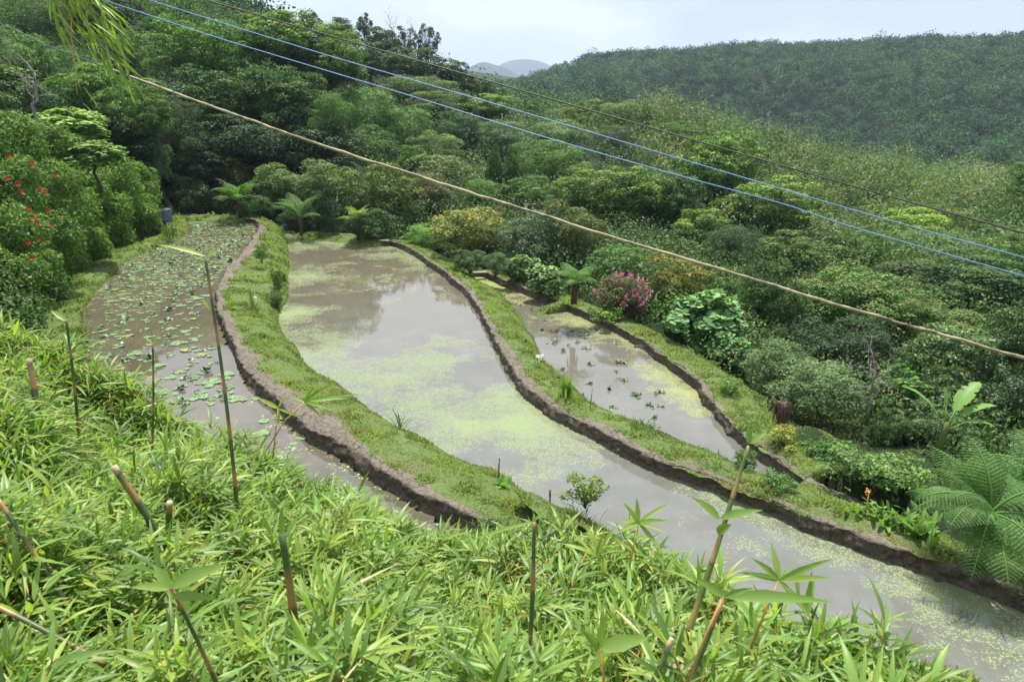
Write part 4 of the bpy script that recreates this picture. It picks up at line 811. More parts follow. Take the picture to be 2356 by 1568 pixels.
# pale mountains at the end of the valley
def mountain(ridge, D, depth, label=None):
    top = curve([P(a, b, D) for a, b in ridge], 90); top[:, 2] += vnoise(top[:, :2], 130, 3) * 6
    rows = []
    for f, dz in ((-1, 1.0), (-.6, .62), (-.3, .33), (-.12, .10), (0, 0), (.3, .4), (1, 1)):
        r_ = top.copy(); r_[:, 1] += f * depth; r_[:, 2] = top[:, 2] - dz * (top[:, 2] + 160) + vnoise(r_[:, :2], 160, 5) * 14 * (f != 0); rows.append(r_)
    V, Q = loft(rows); tag(mk('mountain', V, Q, mat=M['terrain'], smooth=True), kind='structure')
mountain([(960,190),(1040,172),(1085,152),(1110,143),(1135,148),(1165,158),(1200,175),(1260,195),(1400,200)], 3200, 900)
mountain([(1080,180),(1130,160),(1170,142),(1210,137),(1245,143),(1275,156),(1350,175),(1500,185)], 4600, 1200)

# ------------------------------------------------------------------ overgrown hedge with red flowers along the ditch
def hedge(name, label, blobs, n, Ll, Ww, col, mat='leaf', flowers=None):
    cs = []; rs = []
    for (cx, cy, rp, D) in blobs:
        c_ = P(cx, cy, D); R = rp / FOC * D; m = 15; d = norm(rdir(m) + np.array([.2, -.25, .2])); cs.append(c_ + d * R * .62); rs.append(np.full(m, R * .42) * rng.uniform(.8, 1.2, m)); cs.append(c_[None]); rs.append(np.array([R * .8]))
    cs = np.concatenate(cs); rs = np.concatenate(rs); pr = rs ** 2 / (rs ** 2).sum(); li = rng.choice(len(cs), n, p=pr); d = norm(rdir(n) + np.array([.15, -.2, .3]))
    lump = vnoise(cs[li] * 0 + (cs[li] + d * rs[li][:, None]), .55, 13); p = cs[li] + d * (rs[li] * rng.uniform(.86, 1.05, n) * (1 + .22 * lump + .16 * vnoise(cs[li] + d * rs[li][:, None], .22, 14)))[:, None]
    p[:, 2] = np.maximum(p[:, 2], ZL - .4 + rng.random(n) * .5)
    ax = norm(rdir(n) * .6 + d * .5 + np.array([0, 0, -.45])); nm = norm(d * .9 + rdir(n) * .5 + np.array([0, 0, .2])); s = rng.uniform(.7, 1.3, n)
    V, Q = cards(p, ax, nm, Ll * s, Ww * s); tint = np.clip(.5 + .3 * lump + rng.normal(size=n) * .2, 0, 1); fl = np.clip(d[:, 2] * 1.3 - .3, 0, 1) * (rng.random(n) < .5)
    c0 = cs.mean(0); c0[2] = cs[:, 2].min(); root = thing(name, label, 'hedge', c0)
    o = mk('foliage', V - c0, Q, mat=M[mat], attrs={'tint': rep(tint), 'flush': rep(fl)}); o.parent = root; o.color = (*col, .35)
    if flowers:
        for (fx, fy, D) in flowers:
            c_ = P(fx, fy, D * 1.6) - c0; mb = MB()
            for k in range(5):
                a = k * 2 * pi / 5 + rng.random(); e = norm(np.array([.45, -.8, .1]) + .9 * np.array([cos(a) * .8, cos(a) * .3, sin(a)])); nn_ = np.array([.4, -.9, .2])
                Vv, Qq = cards((c_ + e * .055)[None], e[None], nn_[None], .10, .075); mb.add(Vv, Qq)
            Vv, Qq, Tt_ = tube([c_, c_ + np.array([.04, -.09, -.02])], .008, 5); mb.add(Vv, Qq, Tt_)
            mb.build('flower', M['red'], root)
fl1 = [(22,357,15),(75,375,14.5),(128,404,16),(102,440,17),(147,418,20),(180,466,22),(42,423,14),(18,410,14),(49,441,14),(88,434,15),(105,440,15),(76,500,14.5),(87,513,14.5),(120,517,15),(64,558,14),(75,594,14),(88,551,14.6),(110,486,15.5),(172,408,21),(204,420,24),(66,480,14),(145,427,18.5)]
hedge('overgrown_hedge', 'sprawling hedge dotted with red hibiscus flowers at the left edge', [(20,330,75,29),(110,355,70,33),(30,440,85,27),(120,450,80,30),(20,540,85,25),(110,545,75,28.5),(20,630,70,24),(95,630,62,27),(40,700,60,24),(120,665,38,28),(75,735,35,25),(-80,480,110,26),(-90,650,100,23),(-60,760,70,22)], 60000, .15, .062, (0.09, 0.175, 0.034), flowers=fl1)
hedge('overgrown_hedge', 'bright green rounded hedge between the ditch and the dark trees', [(200,430,60,38),(265,420,62,42),(320,425,48,46),(180,500,65,36),(250,490,62,40),(315,490,50,44),(150,560,55,33),(205,560,50,36),(270,540,40,40.5),(335,515,34,45),(345,455,26,47),(165,610,42,33),(225,578,32,37.5),(300,552,26,43)], 52000, .17, .068, (0.105, 0.20, 0.034))
# ------------------------------------------------------------------ grass on the banks
def grassblades(name, label, V, Q, dens, hfac=1.0, seedf=.18, keep=None):
    tri = np.concatenate([Q[:, [0, 1, 2]], Q[:, [0, 2, 3]]]); A, B, Cc = V[tri[:, 0]], V[tri[:, 1]], V[tri[:, 2]]; cr = np.cross(B - A, Cc - A); ar = np.linalg.norm(cr, axis=1) / 2
    cen = (A + B + Cc) / 3; r = np.hypot(cen[:, 0], cen[:, 1]); up_ = np.abs(cr[:, 2]) / (2 * ar + 1e-9)
    wgt = ar * dens / np.maximum(r, 6) ** 1.35 * (cen[:, 2] > -1.4); n = int(wgt.sum()); n = min(n, 90000); ti = rng.choice(len(tri), n, p=wgt / wgt.sum())
    u = rng.random((n, 2)); sw = u.sum(1) > 1; u[sw] = 1 - u[sw]; p = A[ti] + (B - A)[ti] * u[:, :1] + (Cc - A)[ti] * u[:, 1:]
    p = p[vnoise(p, .8, 29) + vnoise(p, .3, 30) * .5 < .62]; n = len(p)
    r = np.hypot(p[:, 0], p[:, 1]); tall = np.clip(vnoise(p, .45, 17) * 1.3 + .5, .15, 1.6) * (1 + 1.3 * (vnoise(p, .9, 23) > .35) * rng.random(n))
    h = (.045 + r * .0013) * tall * hfac * rng.uniform(.6, 1.5, n); wd = .007 + r * .0009
    lean = rdir(n) * [1, 1, 0] * .75 + np.array([.12, -.1, 0]); tip = p + (norm(np.array([0, 0, 1.0]) + lean)) * h[:, None]; sd_ = norm(np.cross(lean + [1e-3, 0, 0], [0, 0, 1.0])) * wd[:, None]
    mid = p * .45 + tip * .55 + np.array([0, 0, 1]) * (h * .1)[:, None]
    Vv = np.stack([p - sd_, p + sd_, mid + sd_ * .7, tip, mid - sd_ * .7], 1).reshape(-1, 3); b = np.arange(n)[:, None] * 5
    Qq = b + np.array([[0, 1, 2, 4]]); Tt_ = b + np.array([[4, 2, 3]]); tint = np.clip(.5 + vnoise(p, .8, 18) * .35 + rng.normal(size=n) * .2, 0, 1)
    dry = np.clip(vnoise(p, .7, 19) * 1.5 - .5 + rng.random(n) * .5, 0, 1) * seedf * 3
    o = mk(name, Vv, Qq, Tt_, M['grass'], None, {'tint': rep(tint, 5), 'flush': rep(np.clip(dry, 0, 1), 5)}); tag(o, label, 'grass', kind='stuff')
labs = ['grass growing along the bank between the upper and middle ponds', 'grass growing along the bank between the middle and right ponds', 'grass growing on the slope outside the right pond', 'clipped grass on the path beside the ditch', 'grass on the near shore of the middle pond', 'grass on the rounded near end of the bank between the ponds']
for (V, Q, nm), lb in zip(list(surfs), labs): grassblades('grass', lb, V, Q, 26000)
# clearing under the plum trees
cl = np.array([G(a, b, -1.2)[:2] for a, b in [(1600,850),(1700,850),(1800,880),(1950,930),(2060,1000),(2250,1090),(2400,1250),(2450,1420),(2100,1260),(1900,1140),(1700,960)]])
x0, y0 = cl.min(0); x1, y1 = cl.max(0); xs = np.arange(x0, x1, .25); ys = np.arange(y0, y1, .25); Xg, Yg = np.meshgrid(xs, ys); Zg = tz(Xg, Yg) + .004; idx = np.arange(Xg.size).reshape(Xg.shape)
Qg = np.stack([idx[:-1, :-1], idx[:-1, 1:], idx[1:, 1:], idx[1:, :-1]], -1)[inpoly((Xg[:-1, :-1] + .12), (Yg[:-1, :-1] + .12), cl)]
Vg = np.stack([Xg.ravel(), Yg.ravel(), Zg.ravel()], -1)
grassblades('grass', 'thin grass of the clearing under the plum trees', Vg, Qg, 9000, .8, .3)

# ------------------------------------------------------------------ water lilies
def lily_cluster(seed, dark=False):
    r_ = np.random.default_rng(seed); mb = MB(); n = r_.integers(4, 8)
    for k in range(n):
        a = r_.uniform(0, 2 * pi); d = r_.uniform(.05, .36) if k else 0.03; c_ = np.array([cos(a) * d, sin(a) * d, 0.012 + .004 * k]); R = r_.uniform(.07, .155); up_leaf = r_.random() < (.75 if dark else .2)
        th = np.linspace(0.18, 2 * pi - .18, 15) + r_.uniform(0, 6.28); rim = np.stack([np.cos(th), np.sin(th) , np.zeros(15)], -1) * R * (1 + .06 * np.sin(th * 5 + k))[:, None]; mid = rim * .55
        if up_leaf:
            c_[2] += r_.uniform(.03, .12); rim[:, 2] = R * (.45 * np.sin(th * 2 + r_.uniform(0, 6)) + .25 * np.cos(th * 3)) ; mid[:, 2] = rim[:, 2] * .35
            t_ = r_.uniform(0, .7); ca, sa = cos(t_), sin(t_)
            for q in (rim, mid): y_, z_ = q[:, 1] * ca - q[:, 2] * sa, q[:, 1] * sa + q[:, 2] * ca; q[:, 1], q[:, 2] = y_, z_
        else: rim[:, 2] = .006 * np.sin(th * 4)
        V = np.concatenate([[c_], c_ + mid, c_ + rim]); T_ = [(0, 1 + i, 2 + i) for i in range(14)]; Q = [(1 + i, 16 + i, 17 + i, 2 + i) for i in range(14)]
        t = r_.uniform(.0, .35) if up_leaf else r_.uniform(.3, .95)
        if dark: t *= .25
        mb.add(V, Q, T_, tint=t, flush=0.0 if dark else (1.0 if r_.random() < .06 else 0.0) * .8)
    if not dark and r_.random() < .5:
        V, Q, T_ = tube([(0, 0, -.05), (.03, .02, .12), (.06, .02, .2)], [.008, .007, .006], 5); mb.add(V, Q, T_, tint=.2, flush=0)
    return mb.build('water_lily', M['lily'], None, True, link=False)
LM = [lily_cluster(50 + k) for k in range(9)]; LD = [lily_cluster(90 + k, True) for k in range(5)]
def place_lilies(px, meshes, z, label, group, sc, name):
    for k, (a, b) in enumerate(px):
        p = G(a, b, z); o = ob(name, meshes[k % len(meshes)]); o.location = tuple(p); s = sc * rng.uniform(.75, 1.3); o.scale = (s, s, s); o.rotation_euler = (0, 0, rng.uniform(0, 6.28)); tag(o, label, 'water lily', group)
# density rises toward the far end; kept inside the pond
pts = []; pool = 0
ppx = np.array([G(a, b, ZL)[:2] for a, b in E1 + A1[::-1][3:]])
inn = np.concatenate([e1[::6, :2], a1[::-6][:, :2]])
while len(pts) < 240 and pool < 20000:
    pool += 1; b = 508 + 420 * rng.random() ** 1.45; a = rng.uniform(190, 620); p = G(a, b, ZL)
    if not inpoly(np.array([p[0]]), np.array([p[1]]), inn)[0]: continue
    d_e = np.min(np.linalg.norm(np.concatenate([e1, a1])[:, :2] - p[:2], axis=1))
    if d_e < .55: continue
    if b < 640 and a < 300: continue
    if all((a - c_[0]) ** 2 / 9 + (b - c_[1]) ** 2 > (3.4 + (b - 505) * .042) ** 2 / 1.2 for c_ in pts): pts.append((a, b))
place_lilies(pts, LM, ZL, 'clump of flat green lily pads floating in the upper left pond', 'water lilies of the upper left pond', .80, 'water_lily')
for a, b in [(590,1000),(640,960),(690,1010),(810,1130),(560,920),(470,915),(380,905),(400,870),(500,880)]: place_lilies([(a, b)], LM[3:], ZL, 'clump of flat green lily pads floating in the upper left pond', 'water lilies of the upper left pond', .80, 'water_lily')
# the thickest drift of small pads at the far end, beyond counting
mb = MB(); k = 0
while k < 750:
    b = 506 + 150 * rng.random() ** 1.6; a = rng.uniform(300, 600); p = G(a, b, ZL)
    if not inpoly(np.array([p[0]]), np.array([p[1]]), inn)[0] or np.min(np.linalg.norm(np.concatenate([e1, a1])[::4, :2] - p[:2], axis=1)) < .3: continue
    k += 1; R = rng.uniform(.06, .13); th = np.linspace(.2, 6.1, 9); V = np.stack([np.cos(th) * R, np.sin(th) * R, .008 + .03 * rng.random() * np.sin(th * 2)], -1) + p
    mb.add(np.concatenate([[p + [0, 0, .012]], V]), None, [(0, 1 + i, 2 + i) for i in range(8)], tint=rng.uniform(.3, 1), flush=float(rng.random() < .06))
tag(mb.build('lily_pads', M['lily']), 'drift of small lily pads crowding the far end of the upper pond', 'lily pads', kind='stuff')
zr = lambda x, y: (785.7 + x * .3335, 402.6 + y * .3335)
dk = [zr(*q) for q in [(1115,835),(1235,900),(1325,935),(1390,1000),(1375,1070),(1700,1105),(1685,1115),(1630,1150),(1455,1160),(1565,1178),(1530,1215),(1690,1200),(1725,1308),(1950,1298),(1900,1160),(2030,1188),(1770,1060),(1600,1075),(1925,1412),(2020,1520),(2190,1500),(1520,1345),(1895,1350),(1705,1440),(1850,1475),(2050,1525)]] + [(1522,936),(1503,935),(1412,938),(1505,962),(1500,983)]
place_lilies(dk[:19], LD, ZR, 'dark crumpled lily leaves standing in the right pond', 'dark water lilies of the right pond', .55, 'water_lily')
place_lilies(dk[19:], LD, ZR, 'dark crumpled lily leaves standing in the right pond', 'dark water lilies of the right pond', .48, 'water_lily')

# ------------------------------------------------------------------ tree ferns
def frond(L_, droop, npin, nleaf, wid, base_el, seed, lf=.85):
    """arching frond in the xz plane from the origin, pinnae both sides with toothed leaflets"""
    r_ = np.random.default_rng(seed); t = np.linspace(0, 1, 24); el = base_el - droop * t ** 1.2; dx = np.cos(el) * L_ / 23; dz = np.sin(el) * L_ / 23
    sp = np.stack([np.concatenate([[0], np.cumsum(dx[:-1])]), np.zeros(24), np.concatenate([[0], np.cumsum(dz[:-1])])], -1)
    mb = MB(); V, Q, T_ = tube(sp, np.linspace(.022, .004, 24), 5); mb.add(V, Q, T_, tint=.9, flush=.35)
    Pp, AX, NM, LL, WW = [], [], [], [], []
    for k in range(npin):
        f = .14 + .86 * (k + .5) / npin; p = np.array([np.interp(f, t, sp[:, i]) for i in range(3)]); e = np.interp(f, t, el); tx = np.array([cos(e), 0, sin(e)]); nz_ = np.array([-sin(e), 0, cos(e)])
        pl = wid * L_ * 1.15 * (min((f - .05) / .30, 1) if f < .35 else ((1.0 - f) / .65 + .02) ** .85)
        for s in (-1, 1):
            dd = norm(tx * .42 + np.array([0, s, 0]) * .9); m = nleaf; u = (np.arange(m) + .5) / m
            q = p + dd * (u * pl)[:, None] + np.array([0, 0, -1]) * (pl * .38 * u ** 2)[:, None]
            for s2 in (-1, 1):
                la = norm(np.cross(dd, nz_) * s2 + dd * .45 + np.array([0, 0, -.25])); ll = pl / m * lf * (1 - u * .55) + .004
                Pp.append(q + la * ll[:, None] * .5); AX.append(np.tile(la, (m, 1))); NM.append(np.tile(nz_, (m, 1)) + r_.normal(size=(m, 3)) * .15); LL.append(ll); WW.append(np.full(m, pl / m * 1.15))
    V, Q = cards(np.concatenate(Pp), norm(np.concatenate(AX)), norm(np.concatenate(NM)), np.concatenate(LL), np.concatenate(WW), .1); n = len(V) // 4
    mb.add(V, Q, None, tint=rep(np.clip(r_.normal(.55, .18, n), 0, 1)), flush=0.0)
    return mb.build('frond', M['fern'], None, False, link=False)
FR = [frond(1.0, 1.3, 18, 9, .28, .85, 1, .95), frond(1.0, 1.6, 18, 9, .28, 1.0, 2, .95), frond(1.0, 1.0, 18, 9, .26, .55, 3, .95)]
FRB = [frond(1.0, 1.3, 20, 20, .31, .8, 4, 2.1), frond(1.0, 1.6, 20, 20, .31, 1.0, 5, 2.1), frond(1.0, 1.0, 20, 20, .30, .55, 6, 2.1)]
def treefern(label, X, Y, D, Lf, n, trunk, col=(0.095, .19, .05, .2), lib=FR, azs=None, lean=0, tilt=None):
    c_ = P(X, Y, D); root = thing('tree_fern', label, 'tree fern', c_ - np.array([0, 0, trunk])); mb = MB()
    V, Q, T_ = tube([(0, 0, -.6), (0.03, 0, trunk * .5), (0, 0, trunk)], [.13, .11, .10], 9); mb.add(V + vnoise(V, .06, 3)[:, None] * .03, Q, T_)
    for k in range(34):
        a = rng.uniform(0, 6.28); z = rng.uniform(trunk * .25, trunk); V, Q, T_ = tube([(cos(a) * .08, sin(a) * .08, z), (cos(a) * .2, sin(a) * .2, z + .02), (cos(a) * .24, sin(a) * .24, z - rng.uniform(.2, .5))], [.012, .012, .006], 4); mb.add(V, Q, T_)
    mb.build('trunk', M['straw_root'], root, True)
    for k in range(n):
        o = ob('frond', lib[k % 3], root); a = (azs[k] if azs else k * 2 * pi / n + rng.uniform(-.2, .2)); s = Lf * rng.uniform(.85, 1.1); o.location = (0, 0, trunk); o.rotation_euler = (rng.uniform(-.15, .15), (tilt[k] if tilt else rng.uniform(-.25, .3)), a); o.scale = (s, s, s); o.color = (*col[:3], col[3])
treefern('largest background tree fern, behind the far end of the upper pond', 548, 462, 50, 2.3, 11, .75, tilt=[-.6, -.2, -.5, 0, -.35, .1, -.6, -.1, -.4, .1, -.3])
treefern('second background tree fern, left of the middle pond far end', 690, 500, 46, 2.2, 8, .6, tilt=[-.5, -.3, -.6, -.1, -.4, 0, -.5, -.2], azs=[0.1, 2.9, 1.2, 3.3, .5, 5.8, 2.3, 3.9])
treefern('small yellowish tree fern right of the dark cypress bush', 822, 503, 44, 1.35, 9, .8, (0.19, .29, .05, .5), tilt=[-.5, -.2, -.4, 0, -.35, .1, -.6, -.1, -.4])
treefern('small tree fern between the hydrangea and the pink flowering bush', 1322, 648, 28.5, 1.35, 11, .35)
treefern('huge tree fern with dark trunk at the lower right edge', 2278, 1180, 12.0, 1.42, 17, .85, (0.075, .165, .042, .12), FRB, azs=[2.5, 3.1, 2.0, 1.3, 3.7, 4.4, .6, 0, 5.2, 1.6, 2.8, 4.0, 5.8, 3.4, 2.2, 4.8, 1.0], tilt=[-.25, .15, -.4, -.2, .2, .5, 0, .1, .5, -.6, .6, .6, .4, -.1, .3, .4, .1])
treefern('tree fern half cut off by the right edge behind the huge one', 2430, 1130, 12.9, 1.5, 12, .9, (0.075, .165, .042, .12), FRB, tilt=[-.4, -.2, .1, -.3, .2, .0, -.4, .2, -.1, .3, -.2, .2])

# ------------------------------------------------------------------ banana plant
def blade(mb, p0, az_, el0, L_, W_, droop=1.0, tint=.6, curl=.25, n=16, tear=True, **at):
    t = np.linspace(0, 1, n); el = el0 - droop * t ** 1.3; d = np.stack([np.cos(el) * sin(az_), np.cos(el) * cos(az_), np.sin(el)], -1); p = np.array(p0) + np.concatenate([[[0, 0, 0]], np.cumsum(d[:-1] * L_ / (n - 1), 0)])
    side = np.array([cos(az_), -sin(az_), 0]); nrm_ = np.cross(side, d); wv = W_ * np.sin(pi * np.clip(t * .93 + .05, 0, 1)) ** .6 * .5
    if n > 20: wv = wv * np.where(rng.random(n) < .22, rng.uniform(.55, .85, n), 1)
    l = p - side * wv[:, None] + nrm_ * (wv * curl)[:, None]; r_ = p + side * wv[:, None] + nrm_ * (wv * curl)[:, None]
    V, Q = loft([l, (l + p) / 2 , p, (r_ + p) / 2, r_]); mb.add(V, Q, None, tint=tint, flush=at.get('flush', 0))
bn = thing('banana_plant', 'banana plant with broad torn leaves in front of the glossy trees', 'banana plant', P(2168, 1015, 18.3)); mb = MB(); V, Q, T_ = tube([(0, 0, -.6), (0, 0, .25), (.02, 0, .55)], [.10, .08, .05], 8); mb.add(V, Q, T_, tint=.5, flush=.3); o = mb.build('stem', M['fern'], bn, True); o.color = (.16, .2, .06, .3)
for (a, e, L_, W_, dr) in [(1.05, .8, 1.15, .44, .5), (-1.1, .85, 1.05, .22, .7), (1.4, .5, 1.1, .28, .75), (1.7, .2, .8, .24, .8), (-1.5, .2, .45, .16, .6), (.1, 1.2, .55, .12, .2)]:
    mb = MB(); st = np.array([sin(a) * cos(e), cos(a) * cos(e), sin(e)]) * .45; V, Q, T_ = tube([(0, 0, .3), st * .6 + [0, 0, .4], st + [0, 0, .5]], [.025, .02, .015], 5); mb.add(V, Q, T_, tint=.7, flush=.3); blade(mb, st + [0, 0, .5], a, e, L_, W_, dr, .7, n=34); o = mb.build('leaf', M['fern'], bn, True); o.color = (.14, .27, .07, .15)
bn2 = None
# ginger lilies with an orange flower, and single leafy weeds / irises on the banks
def rosette(name, label, cat, base, n, L_, W_, col, e0=(.7, 1.3), droop=(.4, 1.1), mat='fern', flower=None, spread=0.1, tint=.55):
    root = thing(name, label, cat, base)
    mb = MB()
    for k in range(n):
        a = rng.uniform(0, 6.28); p0 = (rng.normal() * spread, rng.normal() * spread, -.03); blade(mb, p0, a, rng.uniform(*e0), L_ * rng.uniform(.7, 1.2), W_ * rng.uniform(.8, 1.2), rng.uniform(*droop), np.clip(rng.normal(tint, .2), 0, 1), .3, 8)
    o = mb.build('leaves', M[mat], root, True); o.color = (*col, .2)
    if flower:
        mb = MB()
        for k in range(26): Vv, Qq = cards((np.array([0, 0, flower[0]]) + rng.normal(size=3) * flower[1])[None], rdir(1), rdir(1), flower[1] * 1.6, flower[1]); mb.add(Vv, Qq)
        V, Q, T_ = tube([(0, 0, 0), (0, 0, flower[0])], .012, 5); mb.add(V, Q, T_); mb.build('flower', M[flower[2]], root)
    return root
gl = [(1990,1145,14.2),(2035,1160,13.8),(2070,1175,13.4),(2110,1190,13.1),(2140,1205,12.9),(2010,1128,14.5),(2085,1155,13.8),(2130,1170,13.5)]
for k, (a, b, d) in enumerate(gl):
    rosette('ginger_lily', ['ginger lily with the orange flower head left of the big fern', 'ginger lily clump just right of the orange flower', 'third ginger lily clump along the bank edge', 'ginger lily clump touching the shade of the big fern', 'ginger lily clump nearest the big fern', 'ginger lily clump at the upper end behind the orange flower', 'ginger lily clump in the back row centre', 'ginger lily clump in the back row beside the fern'][k], 'ginger lily', GS(a, b + 40, -.5), 13, .50, .085, (.12, .23, .05), flower=(.55, .035, 'orange') if k == 0 else None, spread=.13)
rosette('iris', 'tall sword-leaved iris clump on the strip beside the right pond', 'iris', GS(1302, 912, -.3), 44, .66, .05, (.16, .28, .07), (1.1, 1.5), (.1, .6), spread=.12)
rosette('iris', 'bluish sword-leaved clump on the grass between upper and middle ponds', 'iris', GS(918, 985, .45), 16, .48, .035, (.07, .13, .06), (.8, 1.45), (.2, .8), spread=.06)
rosette('weed', 'large-leaved weed on the grass bank near the thin dark stalk', 'weed', GS(1158, 1120, .2), 8, .28, .12, (.12, .24, .05), spread=.04)
rosette('weed', 'broad-leaved dock plant on the near shore behind the leaning culm', 'weed', GS(1752, 1430, .25), 14, .32, .11, (.10, .20, .04), (.8, 1.4), spread=.06)
rosette('weed', 'broad-leaved dock plant at the bottom edge of the near shore', 'weed', GS(2150, 1590, .35), 16, .30, .12, (.10, .20, .04), (.6, 1.4), spread=.1)
rosette('weed', 'grassy tussock at the tip of the mud bank beside the bamboo', 'weed', GS(1132, 1212, .2), 70, .34, .014, (.13, .22, .05), spread=.2)
rosette('weed', 'grassy tussock where the bank meets the near shore', 'weed', GS(1192, 1168, .2), 60, .30, .014, (.13, .22, .05), spread=.16)
rosette('weed', 'grassy tussock at the foot of the bush leaning over the water', 'weed', GS(1330, 1195, .2), 60, .30, .014, (.13, .22, .05), spread=.16)
rosette('weed', 'pale tussock with dry blades on the near bank', 'weed', GS(1135, 1095, .2), 40, .26, .012, (.24, .22, .10), (.9, 1.5), spread=.08)
rosette('weed', 'yellowish grass tussock on the strip by the tip of the right pond', 'weed', GS(1127, 678, -.1), 40, .35, .02, (.16, .2, .05), (.7, 1.4), spread=.12)
rosette('weed', 'tall reed tuft standing on the grassy path beside the ditch', 'weed', GS(388, 548, ZL + .2), 70, 1.0, .03, (.07, .12, .03), (1.1, 1.5), (.1, .5), spread=.22)
rosette('weed', 'grass tussock at the pond edge below the ditch path', 'weed', GS(186, 720, ZL + .1), 60, .5, .02, (.14, .16, .05), (.8, 1.4), spread=.15)
rosette('weed', 'second grass tussock at the pond edge nearer the bamboo', 'weed', GS(188, 768, ZL + .1), 60, .5, .02, (.11, .17, .04), (.8, 1.4), spread=.15)
rosette('weed', 'dark tuft of grass on the strip beside the white dish', 'weed', GS(1468, 985, -.2), 60, .34, .018, (.07, .14, .03), (.8, 1.4), spread=.14)
rosette('weed', 'thin stemmed flowering weed on the strip near the upper pond', 'weed', GS(583, 715, ZL + .3), 14, .95, .018, (.09, .15, .04), (1.3, 1.55), (.0, .2), spread=.07)
rosette('weed', 'pair of tall thin stalks on the strip by the clipped tuft', 'weed', GS(608, 560, ZL + .3), 12, .9, .02, (.08, .13, .04), (1.2, 1.5), (.0, .3), spread=.1)
rosette('weed', 'white-flowered lily on the strip beside the right pond', 'lily', GS(1240, 845, -.1), 14, .4, .04, (.12, .22, .05), flower=(.36, .05, 'white'))
rosette('weed', 'white-flowered weed on the strip beside the upper pond', 'lily', GS(590, 702, ZL + .2), 8, .3, .04, (.10, .18, .05), flower=(.35, .04, 'white'))
rosette('weed', 'long-leaved clump under the yellow-orange bush', 'weed', GS(1065, 612, -.3), 50, .9, .05, (.05, .11, .03), (.7, 1.4), spread=.5)
rosette('weed', 'grassy tuft on the strip between the banks near the joining mud', 'weed', GS(1640, 1075, -.3), 60, .3, .016, (.09, .17, .04), spread=.2)
def stalk(label, base, tip, r_=.012, leaves=20, ll=.05):
    base = np.array(base); tip = np.array(tip); root = thing('stalk', label, 'plant stalk', base); v = tip - base; mb = MB(); V, Q, T_ = tube([[0, 0, -.05], v * .5 + [.01, 0, 0], v], [r_, r_ * .8, r_ * .5], 6); mb.add(V, Q, T_); mb.build('stem', M['bark'], root, True)
    u = rng.uniform(.25, 1, leaves)[:, None]; Vv, Qq = cards(v * u, norm(rdir(leaves) + [0, 0, .3]), rdir(leaves), ll, ll * .4); o = mk('leaves', Vv, Qq, mat=M['leaf'], parent=root, attrs={'tint': rep(rng.random(leaves)), 'flush': rep(rng.random(leaves) * .3)}); o.color = (.06, .11, .03, .3)
b_ = GS(1146, 1100, .15); stalk('thin dark stalk rising from the near bank over the water', b_, b_ + [.03, .02, .48], .012, 60, .05)
b_ = GS(1357, 940, -.25); stalk('slender stalk beside the iris clump at the right pond', b_, b_ + [.05, 0, .62], .01, 16)
b_ = GS(1868, 1462, .25); stalk('reddish dead stalk on the near shore beyond the bamboo', b_, b_ + [.12, 0, .32], .01, 10, .04)
b_ = GS(1265, 1160, .15); stalk('bright leafy shoot left of the bush leaning over the water', b_, b_ + [.0, 0, .33], .01, 70, .06)

# ------------------------------------------------------------------ shaggy stump, bare twigs, dead trunk
b_ = GS(1795, 985, -1.0); st = thing('tree_stump', 'shaggy dead stump hung with brown roots beside the clearing', 'stump', b_); mb = MB()
ph = np.linspace(-.3, .78, 12); V, Q, T_ = tube([(0.03 * sin(z * 5), 0, z) for z in ph], [.2, .19, .17, .16, .15, .145, .15, .16, .17, .17, .15, .09], 14); mb.add(V + (vnoise(V, .09, 5) * .05)[:, None], Q, T_); mb.build('trunk', M['bark'], st, True); mb = MB()
for k in range(80):
    a = rng.uniform(0, 6.28); r_ = rng.uniform(.06, .19); z = rng.uniform(.55, .82); V, Q, T_ = tube([(cos(a) * r_ * .6, sin(a) * r_ * .6, z), (cos(a) * (r_ + .07), sin(a) * (r_ + .07), z - .03), (cos(a) * (r_ + .08), sin(a) * (r_ + .08), z - rng.uniform(.1, .75))], [.010, .008, .004], 4, False); mb.add(V, Q)
mb.build('hanging_roots', M['straw_root'], st); mb = MB(); limb(mb, (0, 0, .7), (-.35, 0, .98), .03, .015); limb(mb, (0, 0, .7), (-.16, .1, 1.05), .025, .01); mb.build('broken_branch', M['bark_pale'], st, True)
b_ = GS(1775, 950, -1.1); mb = MB(); limb(mb, (0, 0, -.2), (-.03, 0, .5), .045, .035); o = mb.build('stake', M['bark'], None, True); o.location = tuple(b_); tag(o, 'short dark post stub left of the shaggy stump', 'post')
def twigtree(name, label, base, H, n, mat, spread=.5, r0=.05, bend=0.0):
    root = thing(name, label, 'bare tree', base); mb = MB(); tr = limb(mb, (0, 0, -.4), (bend, 0, H * .55), r0, r0 * .6, .05, 7, 8); mb.build('trunk', mat, root, True); mb = MB()
    for k in range(n):
        s = tr[rng.integers(3, 8)]; a = rng.uniform(0, 6.28); e = s + np.array([cos(a) * spread * H * .45, sin(a) * spread * H * .45, H * rng.uniform(.15, .5)]); q = limb(mb, s, e, r0 * .35, r0 * .1, .12, 5, 6)
        for j in range(3): s2 = q[rng.integers(2, 6)]; limb(mb, s2, s2 + rdir(1)[0] * H * .12 + [0, 0, H * .08], r0 * .12, r0 * .05, .1, 4, 4)
    mb.build('branches', mat, root, True); return root
twigtree('bare_shrub', 'bare grey twiggy shrub in the shade between plum tree and banana', P(2000, 930, 20.5), 2.0, 22, M['bark_pale'], .8, .035)
twigtree('dead_tree', 'leafless grey trunk with crooked branches high on the left slope', P(85, 280, 38), 4.6, 7, M['bark_pale'], .6, .10, .4)
twigtree('dead_tree', 'bare snag standing among the skyline trees against the sky', P(905, 120, 118), 6.5, 8, M['bark'], .3, .12)
